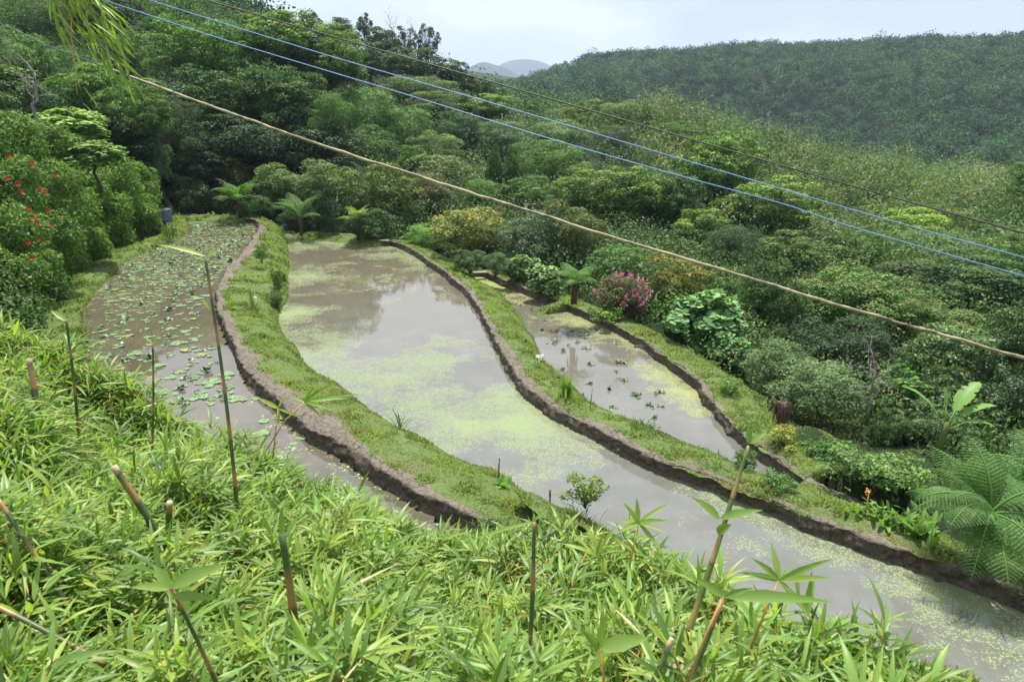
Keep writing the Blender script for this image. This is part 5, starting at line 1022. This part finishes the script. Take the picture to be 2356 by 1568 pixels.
twigtree('dead_tree', 'thin bare tree between the open crowned and leaning ridge trees', P(958, 115, 114), 5.5, 9, M['bark_pale'], .5, .08)

# ------------------------------------------------------------------ pipe, wrapped bundle, dish, slabs, fallen leaves
c_ = P(335, 492, 44); mb = MB(); V, Q, T_ = tube([(-1.6, 0, 0), (.28, 0, 0)], .13, 18, False); mb.add(V, Q); V, Q, T_ = tube([(-1.6, 0, 0), (.28, 0, 0)], .115, 18, False); mb.add(V, Q[:, ::-1])
o = mb.build('drain_pipe', M['plastic_grey'], None, True); o.location = tuple(c_); tag(o, 'grey drain pipe poking out of the bright hedge', 'pipe')
g = G(378, 517, ZL); bd = thing('wrapped_bundle', 'blue tarpaulin bundle half covered in grey cloth by the ditch end', 'bundle', g + np.array([0, 0, .0]))
th = np.linspace(0, 2 * pi, 29)[:-1]; rows = []
for z, r_ in ((0, .30), (.25, .44), (.5, .52), (.75, .5), (.95, .46), (1.08, .50), (1.12, .44), (1.05, .3), (.98, .05)):
    rr_ = r_ * (1 + .10 * np.sin(th * 7 + z * 3) * (z > .1) + .06 * np.sin(th * 3 + z * 5)); rows.append(np.stack([np.cos(th) * rr_ * 1.15, np.sin(th) * rr_ * .8, np.full(28, z)], -1))
def ringloft(rows):
    R = np.stack(rows, 0); m, n = R.shape[:2]; i = np.arange(m - 1)[:, None] * n; j = np.arange(n)[None]; k = (j + 1) % n; return R.reshape(-1, 3), np.stack([i + j, i + k, i + n + k, i + n + j], -1).reshape(-1, 4)
V, Q = ringloft(rows); mk('tarpaulin', V, Q, mat=M['tarp_blue'], parent=bd, smooth=True)
rows = []
for z, r_ in ((.42, .60), (.7, .57), (.95, .53), (1.10, .56), (1.16, .45), (1.12, .2)): rows.append(np.stack([np.cos(th) * r_ * (1.12 + .05 * np.sin(th * 5 + z)), np.sin(th) * r_ * .82 * (1 + .05 * np.sin(th * 6)), z + .10 * np.sin(th * 2 + 1) * (z < .8)], -1))
V, Q = ringloft(rows); keepq = (np.arange(len(Q)) % 28 > 13) & (np.arange(len(Q)) % 28 < 25); mk('cloth_cover', V, Q[keepq | (np.arange(len(Q)) > 83)], mat=M['cloth_grey'], parent=bd, smooth=True)
mb = MB(); V, Q, T_ = tube(np.stack([np.cos(np.linspace(0, 2 * pi, 30)) * .66, np.sin(np.linspace(0, 2 * pi, 30)) * .5, .93 + .04 * np.sin(np.linspace(0, 12, 30))], -1), .014, 5); mb.add(V, Q, T_); mb.build('cord', M['cloth_grey'], bd, True)
mb = MB(); limb(mb, (-.3, 0, 1.12), (.12, 0, 1.34), .12, .10, .05, 8); limb(mb, (-.6, .1, 1.1), (-.2, 0, 1.16), .09, .06, .05, 7); mb.build('brown_sack', M['straw_root'], bd, True)
th2 = np.linspace(0, 2 * pi, 22)[:-1]; rows = [np.stack([np.cos(th2) * r_, np.sin(th2) * r_, np.full(21, z)], -1) for r_, z in ((.01, .008), (.075, .008), (.11, .03), (.105, .034), (.07, .016), (.01, .016))]
V, Q = ringloft(rows); o = mk('dish', V, Q, mat=M['white'], smooth=True); o.location = tuple(G(1436, 977, -.12)); o.rotation_euler = (.35, .1, 0); tag(o, 'white plastic dish lying on the grass beside the right pond', 'dish')
def slab(label, X, Y, z, sx_, sy_, rz):
    import bmesh
    bm = bmesh.new(); bmesh.ops.create_cube(bm, size=1); bmesh.ops.scale(bm, vec=(sx_, sy_, .05), verts=bm.verts); bmesh.ops.bevel(bm, geom=bm.edges[:], offset=.012, segments=2, affect='EDGES')
    for v in bm.verts: v.co += (__import__('mathutils').Vector((random.uniform(-1, 1), random.uniform(-1, 1), 0)) * .01)
    me = bpy.data.meshes.new('slab'); bm.to_mesh(me); bm.free(); me.materials.append(M['concrete']); o = ob('stone_slab', me); o.location = tuple(G(X, Y, z)); o.rotation_euler = (0.05, .03, rz); tag(o, label, 'slab')
slab('flat stone slab on the mud at the tip of the right pond', 1104, 626, -.12, .75, .35, .3)
slab('flat stone slab set in the mud bank behind the middle pond', 884, 553, .36, .6, .3, 0)
for k, (X, Y, z, cl_) in enumerate([(1745,898,-1.15,0),(1765,912,-1.15,0),(1850,958,-1.2,0),(1660,908,-.3,1),(1900,985,-1.2,0),(1735,880,-1.15,0)]):
    p = G(X, Y, tz(*[np.array([v]) for v in G(X, Y, z)[:2]])[0] + .03 if z < -1 else z); mb = MB(); blade(mb, (0, 0, 0), k * 1.1, .15, .12, .09, .3, .9, .15, 8, flush=1); o = mb.build('fallen_leaf', M['leaf_yellow'], None, True); o.location = tuple(p); o.color = (.5, .4, .04, 1)
    tag(o, ['large yellow leaf lying in the clearing nearest the shaggy stump top', 'yellow leaf lying beside the short dark post stub', 'broad yellow leaf between the stump and the forked plum trunk', 'pale yellow leaf on the grass strip under the mallow bush', 'small yellow leaf in the shade right of the plum trunk', 'yellow leaf lying furthest up the clearing'][k], 'leaf')

# ------------------------------------------------------------------ overhead lines
def span(name, label, pts, d0, d1_, rad, mat, cat='wire', wob=0.0, knots=False):
    xs_ = [p[0] for p in pts]; D = [d0 + (d1_ - d0) * (x - xs_[0]) / (xs_[-1] - xs_[0]) for x in xs_]; w3 = np.array([P(a, b, d) for (a, b), d in zip(pts, D)])
    e0 = w3[0] + (w3[0] - w3[1]) * (.02 if 'tan' in label else 1.2); e1_ = w3[-1] + (w3[-1] - w3[-2]) * 1.2; c_ = curve(np.concatenate([[e0], w3, [e1_]]), 420)
    rr_ = np.full(420, rad)
    if wob: c_ += np.stack([vnoise(np.arange(420)[:, None] / np.array([1.0, 1, 1]), 9, 3 + k) for k in range(3)], -1) * wob
    if knots: rr_ = rad * (1 + .22 * np.clip(vnoise(np.stack([np.arange(420)] * 2, -1), 5, 8), 0, 1) + .12 * vnoise(np.stack([np.arange(420)] * 2, -1), 2.2, 9))
    V, Q, T_ = tube(c_, rr_, 10); o = mk(name, V, Q, T_, mat, smooth=True); tag(o, label, cat); return o
span('cable', 'thick weathered tan cable slanting across the whole view', [(277,168),(527,259),(786,349),(950,401),(1103,449),(1280,504),(1334,523),(1571,594),(1765,652),(1938,705),(2150,765),(2356,824)], 6.6, 4.7, .0115, M['hose'], 'cable', .006, True)
span('cable', 'dark upper stretch of cable behind the hanging bamboo spray', [(-40,38),(0,54),(107,104),(187,134),(277,168)], 7.6, 6.6, .0065, M['wire_dark'], 'cable', .002)
span('wire', 'blue wire, the lower of the two blue ones', [(238,0),(367,43),(520,93),(786,173),(976,230),(1269,320),(1571,406),(1805,470),(1965,523),(2356,635)], 6.5, 5.2, .0040, M['wire_blue'])
span('wire', 'blue wire, the upper of the two blue ones', [(343,0),(534,60),(786,137),(1166,247),(1571,367),(1885,460),(2105,523),(2356,592)], 7.0, 5.6, .0042, M['wire_blue'])
span('wire', 'thin dark wire running highest above the two blue ones', [(473,0),(786,90),(1066,170),(1571,315),(2005,440),(2305,522),(2356,535)], 7.5, 6.0, .0068, M['wire_dark'])

# ------------------------------------------------------------------ foreground bamboo
CP = np.array([(-250,700,4.6),(0,745,4.2),(120,770,4.2),(250,860,4.1),(400,930,4.05),(560,985,3.9),(750,1040,3.7),(900,1160,3.5),(1050,1225,3.4),(1200,1210,3.2),(1340,1225,2.95),(1450,1265,2.8),(1560,1320,2.6),(1680,1400,2.35),(1800,1470,2.2),(1950,1490,2.1),(2130,1550,1.95),(2250,1640,1.9),
  (-250,1000,2.9),(0,1000,2.9),(400,1150,2.8),(800,1260,2.65),(1200,1350,2.25),(1500,1450,1.95),(1750,1530,1.75),(-250,1350,1.9),(0,1300,2.0),(400,1350,2.1),(800,1420,2.0),(0,1568,1.55),(400,1568,1.6),(800,1568,1.65),(1200,1568,1.6),(1600,1568,1.55),(0,1800,1.2),(800,1800,1.3),(1600,1800,1.25),(2000,1750,1.45)], float)
def cdist(X, Y):
    q = np.stack([X, Y], -1) / 300; c_ = CP[:, :2] / 300; num = 0; den = 1e-9
    for k in range(len(c_)): w_ = 1 / (((q - c_[k]) ** 2).sum(-1) + .01) ** 1.6; num = num + w_ * CP[k, 2]; den = den + w_
    return num / den
EDGE = np.array([(-250,700),(0,755),(110,785),(200,845),(330,910),(430,975),(560,1030),(640,1070),(740,1110),(800,1140),(870,1195),(960,1225),(1050,1240),(1130,1232),(1200,1222),(1330,1235),(1370,1240),(1460,1258),(1550,1320),(1650,1365),(1710,1420),(1790,1470),(1900,1462),(2000,1505),(2120,1555),(2220,1640),(2200,1800),(-250,1800)], float)
def Pv(X, Y, d): return C0 + (fw + rt * ((X[:, None] - 1178) / FOC) + up * ((784 - Y[:, None]) / FOC)) * d[:, None]
def leafblades(P0, ax, nm, Ln, Wd, bend, tint, flush):
    """lanceolate bamboo leaves, 5 stations x 3 verts"""
    n = len(P0); side = norm(np.cross(ax, nm)); nn = np.cross(side, ax); tt_ = [0, .12, .38, .7, 1.0]; ww = [.06, .72, 1.0, .6, .02]; V = []
    for t, w_ in zip(tt_, ww):
        p = P0 + ax * (Ln * t)[:, None] - nn * (Ln * bend * t ** 2)[:, None] - np.array([0, 0, 1]) * (Ln * .1 * t ** 2)[:, None]; h = (Wd * w_ * .5)[:, None]
        V += [p - side * h + nn * h * .35, p, p + side * h + nn * h * .35]
    V = np.stack(V, 1); b = np.arange(n)[:, None] * 15; Q = np.concatenate([b + np.array([[3 * k + j, 3 * k + j + 1, 3 * k + j + 4, 3 * k + j + 3]]) for k in range(4) for j in range(2)])
    return V.reshape(-1, 3), Q, rep(tint, 15), rep(flush, 15)
def sprays(base, dirs, size, nl=8, ygr=None):
    """each spray: a twig from base along dirs with nl leaves fanned near its tip"""
    n = len(base); ref = rdir(n); a = norm(np.cross(dirs, ref)); b = np.cross(dirs, a); tp = base + dirs * (size * .16)[:, None]
    k = np.tile(np.arange(nl), n); i = np.repeat(np.arange(n), nl); u = (k + rng.uniform(0, .5, len(k))) / nl; ang = k * 2.6 + rng.uniform(-.4, .4, len(k)) + np.repeat(rng.uniform(0, 6, n), nl)
    P0 = base[i] + (tp - base)[i] * (.25 + .75 * u)[:, None]; opn = 1.15 - .75 * u + rng.normal(size=len(k)) * .18
    ax = norm(dirs[i] * np.cos(opn)[:, None] + (a[i] * np.cos(ang)[:, None] + b[i] * np.sin(ang)[:, None]) * np.sin(opn)[:, None] + np.array([.12, .0, -.05]))
    nm = norm(rdir(len(k)) * .35 + np.array([0, -.15, 1.0])); Ln = size[i] * rng.uniform(.115, .19, len(k)); Wd = Ln * rng.uniform(.085, .155, len(k))
    g = rng.random(n)[i]; tint = np.clip(.12 + .75 * g + rng.normal(size=len(k)) * .15, 0, 1); fl = np.clip((rng.random(n) < .40)[i] * rng.uniform(.1, .75, len(k)) + (rng.random(len(k)) < .06) * .8, 0, 1) if ygr is None else ygr[i] * rng.uniform(.3, 1, len(k))
    return leafblades(P0, ax, nm, Ln, Wd, rng.uniform(.0, .34, len(k)), tint, fl), tp
def twigs(b0, t0, r_):
    """thin three-sided twigs"""
    d = norm(t0 - b0); a = norm(np.cross(d, [0.3, 1, .2])); c_ = np.cross(d, a); V = []
    for q, rr_ in ((b0, r_), (t0, r_ * .5)):
        for k in range(3): V.append(q + (a * cos(k * 2.09) + c_ * sin(k * 2.09)) * rr_[:, None])
    V = np.stack(V, 1); b = np.arange(len(b0))[:, None] * 6; return V.reshape(-1, 3), np.concatenate([b + np.array([[k, (k + 1) % 3, 3 + (k + 1) % 3, 3 + k]]) for k in range(3)])
NSP = 31000
X = rng.uniform(-250, 2250, NSP * 3); Y = 690 + (1800 - 690) * rng.random(NSP * 3); ok = inpoly(X, Y + 16, EDGE); X, Y = X[ok], Y[ok]; D = cdist(X, Y)
keep = rng.random(len(X)) < np.clip((D / 3.9) ** 2.0, .12, 1); X, Y, D = X[keep][:NSP], Y[keep][:NSP], D[keep][:NSP]
p = Pv(X, Y, D); dep = rng.random(len(p)) ** 1.3 * .62; lump = vnoise(p, .5, 41) * .12; p[:, 2] += lump - dep - .03

dirs = norm(rdir(len(p)) * [.9, .9, .55] + np.array([.28, .2, .45])); size = rng.uniform(.42, .86, len(p)); ed = 1.0
# the same bamboo carries on down the slope to the shore and out to both sides
nb_ = 42000; a_ = np.radians(rng.uniform(-75, 80, nb_)); r_ = 1.6 * (11.5 / 1.6) ** rng.random(nb_); bx_, by_ = np.sin(a_) * r_, np.cos(a_) * r_; bz_ = np.array(tz(bx_, by_)) + rng.random(nb_) ** .8 * .42; q_ = np.stack([bx_, by_, bz_], -1)
t_ = q_ + [0, 0, .26]; v_ = t_ - C0; dp_ = np.maximum(v_ @ fw, .05); XX = 1178 + FOC * (v_ @ rt) / dp_; YY = 784 - FOC * (v_ @ up) / dp_; okb = (inpoly(XX, YY, EDGE) | (XX > 2480) | (XX < -120)) & ((v_ @ fw) > -.5)
for pl_ in (polyM_, polyL_, polyR_, s2p, s3p): okb &= ~inpoly(bx_, by_, pl_)
okb &= by_ < np.where(bx_ > 0, 9.5 - bx_ * .55, 9.5); q_ = q_[okb]; print('slope sprays', len(q_))
dirs = np.concatenate([dirs, norm(rdir(len(q_)) * [.9, .9, .55] + np.array([.28, .2, .45]))]); size = np.concatenate([size, rng.uniform(.9, 1.5, len(q_))]); p = np.concatenate([p, q_]); dep = np.concatenate([dep, np.full(len(q_), .5)])
(Vb, Qb, tb_, fb_), tp = sprays(p, dirs, size, 7)
o = mk('bamboo_leaves', Vb, Qb, mat=M['bamboo'], attrs={'tint': tb_, 'flush': fb_}, smooth=True); tag(o, 'dense bright bamboo foliage covering the near slope below the ponds', 'bamboo', kind='stuff')
Vt, Qt = twigs(p - dirs * .16 - [0, 0, .03], tp, np.full(len(p), .0022)); tag(mk('bamboo_twigs', Vt, Qt, mat=M['stem_orange']), 'thin orange twigs among the near bamboo leaves', 'bamboo', kind='stuff')
# dry sheaths and fallen blades among the leaves
i = rng.integers(0, len(p), 2400); q = p[i] + rng.normal(size=(2400, 3)) * .05 - [0, 0, .03]; Vd, Qd = cards(q, norm(rdir(2400) * [1, 1, .4]), norm(rdir(2400) + [0, 0, 1]), rng.uniform(.06, .30, 2400), rng.uniform(.005, .012, 2400)); tag(mk('dry_leaves', Vd, Qd, mat=M['dry']), 'dry straw-coloured blades lying among the near bamboo', 'dead leaves', kind='stuff')
# dew drops on the upper leaves
m, nt = newmat('dew'); b = princ(nt, (.75, .8, .75), 0.03, 1.0); b.inputs['Transmission Weight'].default_value = .5; outp(nt, b.outputs[0])
ic = np.array([(0, 0, 1), (.9, 0, .3), (.28, .85, .3), (-.73, .53, .3), (-.73, -.53, .3), (.28, -.85, .3), (0, 0, -.4)]); it = np.array([(0, 1 + k, 1 + (k + 1) % 5) for k in range(5)] + [(6, 1 + (k + 1) % 5, 1 + k) for k in range(5)])
nb = 2600; li = rng.integers(0, len(Vb) // 15, nb); li = li[np.repeat(dep, 7)[li] < .22]; st_ = Vb.reshape(-1, 15, 3)[li]; f = rng.integers(1, 4, len(li)); cpt = st_[np.arange(len(li)), f * 3 + 1] + [0, 0, .0015]; rd_ = rng.uniform(.0012, .0026, len(li))
Vv = cpt[:, None] + ic[None] * rd_[:, None, None]; tag(mk('dew_drops', Vv.reshape(-1, 3), None, (np.arange(len(li))[:, None, None] * 7 + it[None]).reshape(-1, 3), m, smooth=True), 'beads of water sparkling on the near bamboo leaves', 'dew', kind='stuff')

# single culms, shoots and cut poles
def culm(label, b, t, d0, d1_, r0, r1, node=.17, mat='culm', tipleaves=0, name='bamboo_culm', ext=.18, cut=False, cat='bamboo culm'):
    p0 = P(b[0], b[1], d0); p1 = P(t[0], t[1], d1_); v = p1 - p0; Ln = np.linalg.norm(v); u = v / Ln; base = p0 - u * ext; base[2] -= ext * .3; root = thing(name, label, cat, base); tot = np.linalg.norm(p1 - base)
    n = max(int(tot / node) * 6, 12); s = np.linspace(0, 1, n); bow = np.sin(s * pi)[:, None] * np.array([.012, 0, .01]) * tot; c_ = (p1 - base) * s[:, None] + bow; al = s * tot / node; rr_ = (r0 + (r1 - r0) * s) * (1 + .22 * np.exp(-((al % 1) / .06) ** 2) + .15 * np.exp(-(((al % 1) - 1) / .06) ** 2))
    mb = MB(); V, Q, T_ = tube(c_, rr_, 10); al_ = np.concatenate([np.repeat(al, 10), [al[0], al[-1]]]); mb.add(V, Q, T_, along=al_); mb.build('stem', M[mat], root, True)
    if cut: mb = MB(); e = c_[-1]; V, Q, T_ = tube([e - u * .03, e + u * .004], [r1 * 1.04, r1 * 1.02], 10); mb.add(V, Q, T_); mb.build('cut_end', M['dry'], root, True)
    for (fx, fy, fd, tx, ty, td, wd, fl) in (tipleaves or []):
        a = P(fx, fy, fd) - base; e = P(tx, ty, td) - base; ax = e - a; Ll = np.linalg.norm(ax); ax = ax / Ll; V, Q, t_, f_ = leafblades(a[None], ax[None], norm(np.array([[0.15, -.5, .8]])), np.array([Ll * 1.03]), np.array([wd]), np.array([.04]), np.array([.6]), np.array([fl]))
        mk('leaf', V, Q, mat=M['bamboo'], parent=root, attrs={'tint': t_, 'flush': f_}, smooth=True)
    return root
culm('slim dark culm standing at the left, leaf pair at its tip', (180,1062), (152,735), 3.4, 3.2, .0085, .005, .19, tipleaves=[(153,738,3.2,115,708,3.2,.03,.1),(153,738,3.2,190,705,3.2,.014,.2),(152,735,3.2,156,690,3.2,.008,.5)])
culm('long slender culm rising in front of the upper pond, leaves at its tip', (545,1215), (472,592), 2.9, 2.75, .0095, .005, .2, tipleaves=[(473,590,2.75,360,549,2.7,.024,.6),(476,592,2.75,499,574,2.72,.05,.2),(474,600,2.75,440,585,2.7,.012,.4),(483,712,2.8,462,680,2.8,.012,.3)])
culm('short thin culm with a single green leaf over the upper pond', (345,1005), (351,788), 3.4, 3.3, .006, .004, .17, tipleaves=[(351,790,3.3,366,766,3.3,.016,.4),(351,790,3.3,333,772,3.3,.012,.2)])
culm('thick brown cut pole at the left edge above the leaves', (80,935), (67,826), 3.2, 3.2, .013, .0125, .3, cut=True)
culm('thick cut pole leaning left among the leaves', (328,1168), (262,1074), 2.5, 2.45, .0125, .012, .25, cut=True)
culm('small cut stub in the middle of the leaves', (383,1215), (390,1156), 2.5, 2.45, .010, .0105, .3, cut=True)
culm('stout bamboo shoot with pointed brown sheath, green below', (672,1425), (648,1225), 2.0, 1.95, .015, .009, .26, name='bamboo_shoot', tipleaves=[(648,1230,1.95,647,1160,1.94,.018,.0)])
culm('thin brown and green culm with pale bud near the centre bottom', (1212,1495), (1229,1200), 1.95, 1.9, .0085, .005, .2, mat='culm', tipleaves=[(1229,1203,1.9,1229,1178,1.9,.012,.6),(1228,1200,1.9,1070,1232,1.9,.012,.3),(1230,1196,1.9,1262,1165,1.9,.010,.3)])
culm('tall jointed culm leaning right over the middle pond', (1530,1568), (1722,1025), 1.75, 1.75, .0115, .0045, .18, mat='culm_green', tipleaves=[(1725,1020,1.75,1762,990,1.75,.018,.35),(1722,1020,1.75,1722,975,1.75,.02,.1),(1722,1010,1.75,1757,930,1.74,.006,.2),(1655,1193,1.75,1597,1136,1.72,.028,.15),(1657,1192,1.75,1752,1163,1.7,.024,.05),(1650,1225,1.75,1682,1202,1.72,.026,.1)])
culm('straight brown stem crossing behind the tall jointed culm', (1560,1600), (1662,1378), 1.6, 1.6, .008, .006, .2, mat='culm')
culm('pale broken stem at the foot of the tall jointed culm', (1480,1600), (1545,1470), 1.6, 1.6, .012, .006, .4, mat='culm_green', cut=True)
culm('thin dark culm slanting across the left edge', (157,1391), (-10,1140), 2.0, 2.0, .008, .006, .18)
culm('orange banded culm lying low at the left edge', (80,1428), (-20,1388), 1.7, 1.7, .0065, .006, .25)
culm('thin culm with three large grey-green leaves in the left foreground', (478,1525), (393,1350), 1.6, 1.5, .006, .004, .2, tipleaves=[(393,1350,1.5,515,1285,1.48,.036,.05),(393,1352,1.5,300,1342,1.45,.022,.3),(393,1350,1.5,350,1290,1.5,.022,.1),(396,1370,1.5,490,1368,1.48,.024,.05)])
def star(label, c_, d, leaves, stem_to, sd=None, fl=.3):
    base = P(stem_to[0], stem_to[1], sd or d); base = base.copy(); root = thing('bamboo_sprig', label, 'bamboo sprig', base); e = P(*c_, d) - base; mb = MB(); V, Q, T_ = tube([[0, 0, -.05], e * .5 + [.004, 0, .004], e], [.0032, .0028, .002], 6); mb.add(V, Q, T_); mb.build('twig', M['stem_orange'], root, True)
    for (x_, y_, wd) in leaves:
        a = e; t_e = P(x_, y_, d * rng.uniform(.96, 1.03)) - base; ax = t_e - a; Ll = np.linalg.norm(ax); V, Q, t_, f_ = leafblades(a[None], (ax / Ll)[None], norm(np.array([[0.1, -.6, .7]])), np.array([Ll * 1.02]), np.array([wd]), np.array([.05]), np.array([.65]), np.array([fl * rng.uniform(.3, 1.6)]))
        mk('leaf', V, Q, mat=M['bamboo'], parent=root, attrs={'tint': t_, 'flush': np.clip(f_, 0, 1)}, smooth=True)
star('star-shaped leaf sprig with yellow-edged leaves over the middle pond', (1468,1202), 2.5, [(1437,1150,.022),(1466,1140,.020),(1546,1145,.016),(1540,1190,.020),(1424,1192,.020),(1422,1218,.018),(1532,1216,.012),(1525,1262,.018)], (1440,1330), fl=.5)
star('large leaf sprig right of the tall jointed culm over the water', (1792,1335), 1.75, [(1777,1238,.020),(1735,1275,.020),(1703,1305,.016),(1920,1272,.018),(1920,1318,.018),(1828,1288,.006),(1875,1420,.020)], (1732,1455), fl=.2)
star('leaf sprig reaching up beside the first mud bank', (700,925), 2.9, [(770,868,.022),(720,882,.020),(840,890,.014),(800,905,.016),(740,955,.016),(765,935,.014),(668,905,.016)], (610,1010), fl=.1)
star('yellow-green leaf sprig pointing left of the mud bank', (640,940), 2.9, [(590,908,.02),(615,920,.014),(655,905,.012),(690,955,.014),(640,975,.018)], (625,1030), fl=.6)
star('long single grey-green leaf pair crossing the jointed culm', (1665,1372), 1.5, [(1920,1362,.028),(1600,1320,.022),(1735,1345,.014)], (1580,1540), fl=.02)
star('big rounded leaf in the right foreground', (1378,1492), 1.35, [(1495,1455,.034),(1340,1440,.02),(1390,1400,.016)], (1390,1620), fl=.1)
# hanging bamboo branch, top left
b0 = P(60, -260, 3.3); br = thing('bamboo_branch', 'bamboo branch hanging into the view from the top left', 'bamboo branch', b0); mb = MB(); BP = []
for pts in ([(60,-260),(150,-60),(205,60),(255,130),(285,165)], [(60,-260),(110,-40),(160,30),(165,90),(178,220)], [(100,-200),(190,-60),(230,20),(262,70)], [(80,-200),(150,-60),(140,20),(160,80)]):
    c_ = curve([P(a, b, 3.3) for a, b in pts], 40) - b0; V, Q, T_ = tube(c_, np.linspace(.005, .0015, 40), 5); mb.add(V, Q, T_); BP.append(c_)
mb.build('twig', M['stem_orange'], br, True); bs = np.concatenate([c_[8:] for c_ in BP]); wgt = np.concatenate([np.full(32, w_) for w_ in (1.0, .35, 1, .7)]); idx = rng.choice(len(bs), 210, p=wgt / wgt.sum()); P0 = bs[idx] + rng.normal(size=(210, 3)) * .03
ax = norm(rdir(210) * .5 + np.array([.45, 0, -.75])); V, Q, t_, f_ = leafblades(P0, ax, norm(rdir(210) * .6 + [0, -.6, .5]), rng.uniform(.09, .16, 210), rng.uniform(.010, .016, 210), rng.uniform(0, .15, 210), np.clip(rng.normal(.4, .2, 210), 0, 1), rng.random(210) * .35); mk('leaves', V, Q, mat=M['bamboo'], parent=br, attrs={'tint': t_, 'flush': f_}, smooth=True)

# ------------------------------------------------------------------ haze over the valley
m, nt = newmat('haze'); vol = nt.nodes.new('ShaderNodeVolumePrincipled'); vol.inputs['Color'].default_value = (.66, .80, 1.0, 1); vol.inputs['Density'].default_value = HAZE
o_ = nt.nodes.new('ShaderNodeOutputMaterial'); nt.links.new(vol.outputs[0], o_.inputs['Volume'])
bx = np.array([(a, b, c_) for a in (-9600, 9600) for b in (-9600, 9600) for c_ in (ZBOT, 520)], float)
if HAZE: tag(mk('haze', bx, [(0, 1, 3, 2), (4, 6, 7, 5), (0, 4, 5, 1), (2, 3, 7, 6), (0, 2, 6, 4), (1, 5, 7, 3)], mat=m), 'pale blue haze filling the valley air', 'haze', kind='stuff')
print('objects', len(bpy.data.objects), 'faces', sum(len(o.data.polygons) for o in bpy.data.objects if o.type == 'MESH'))
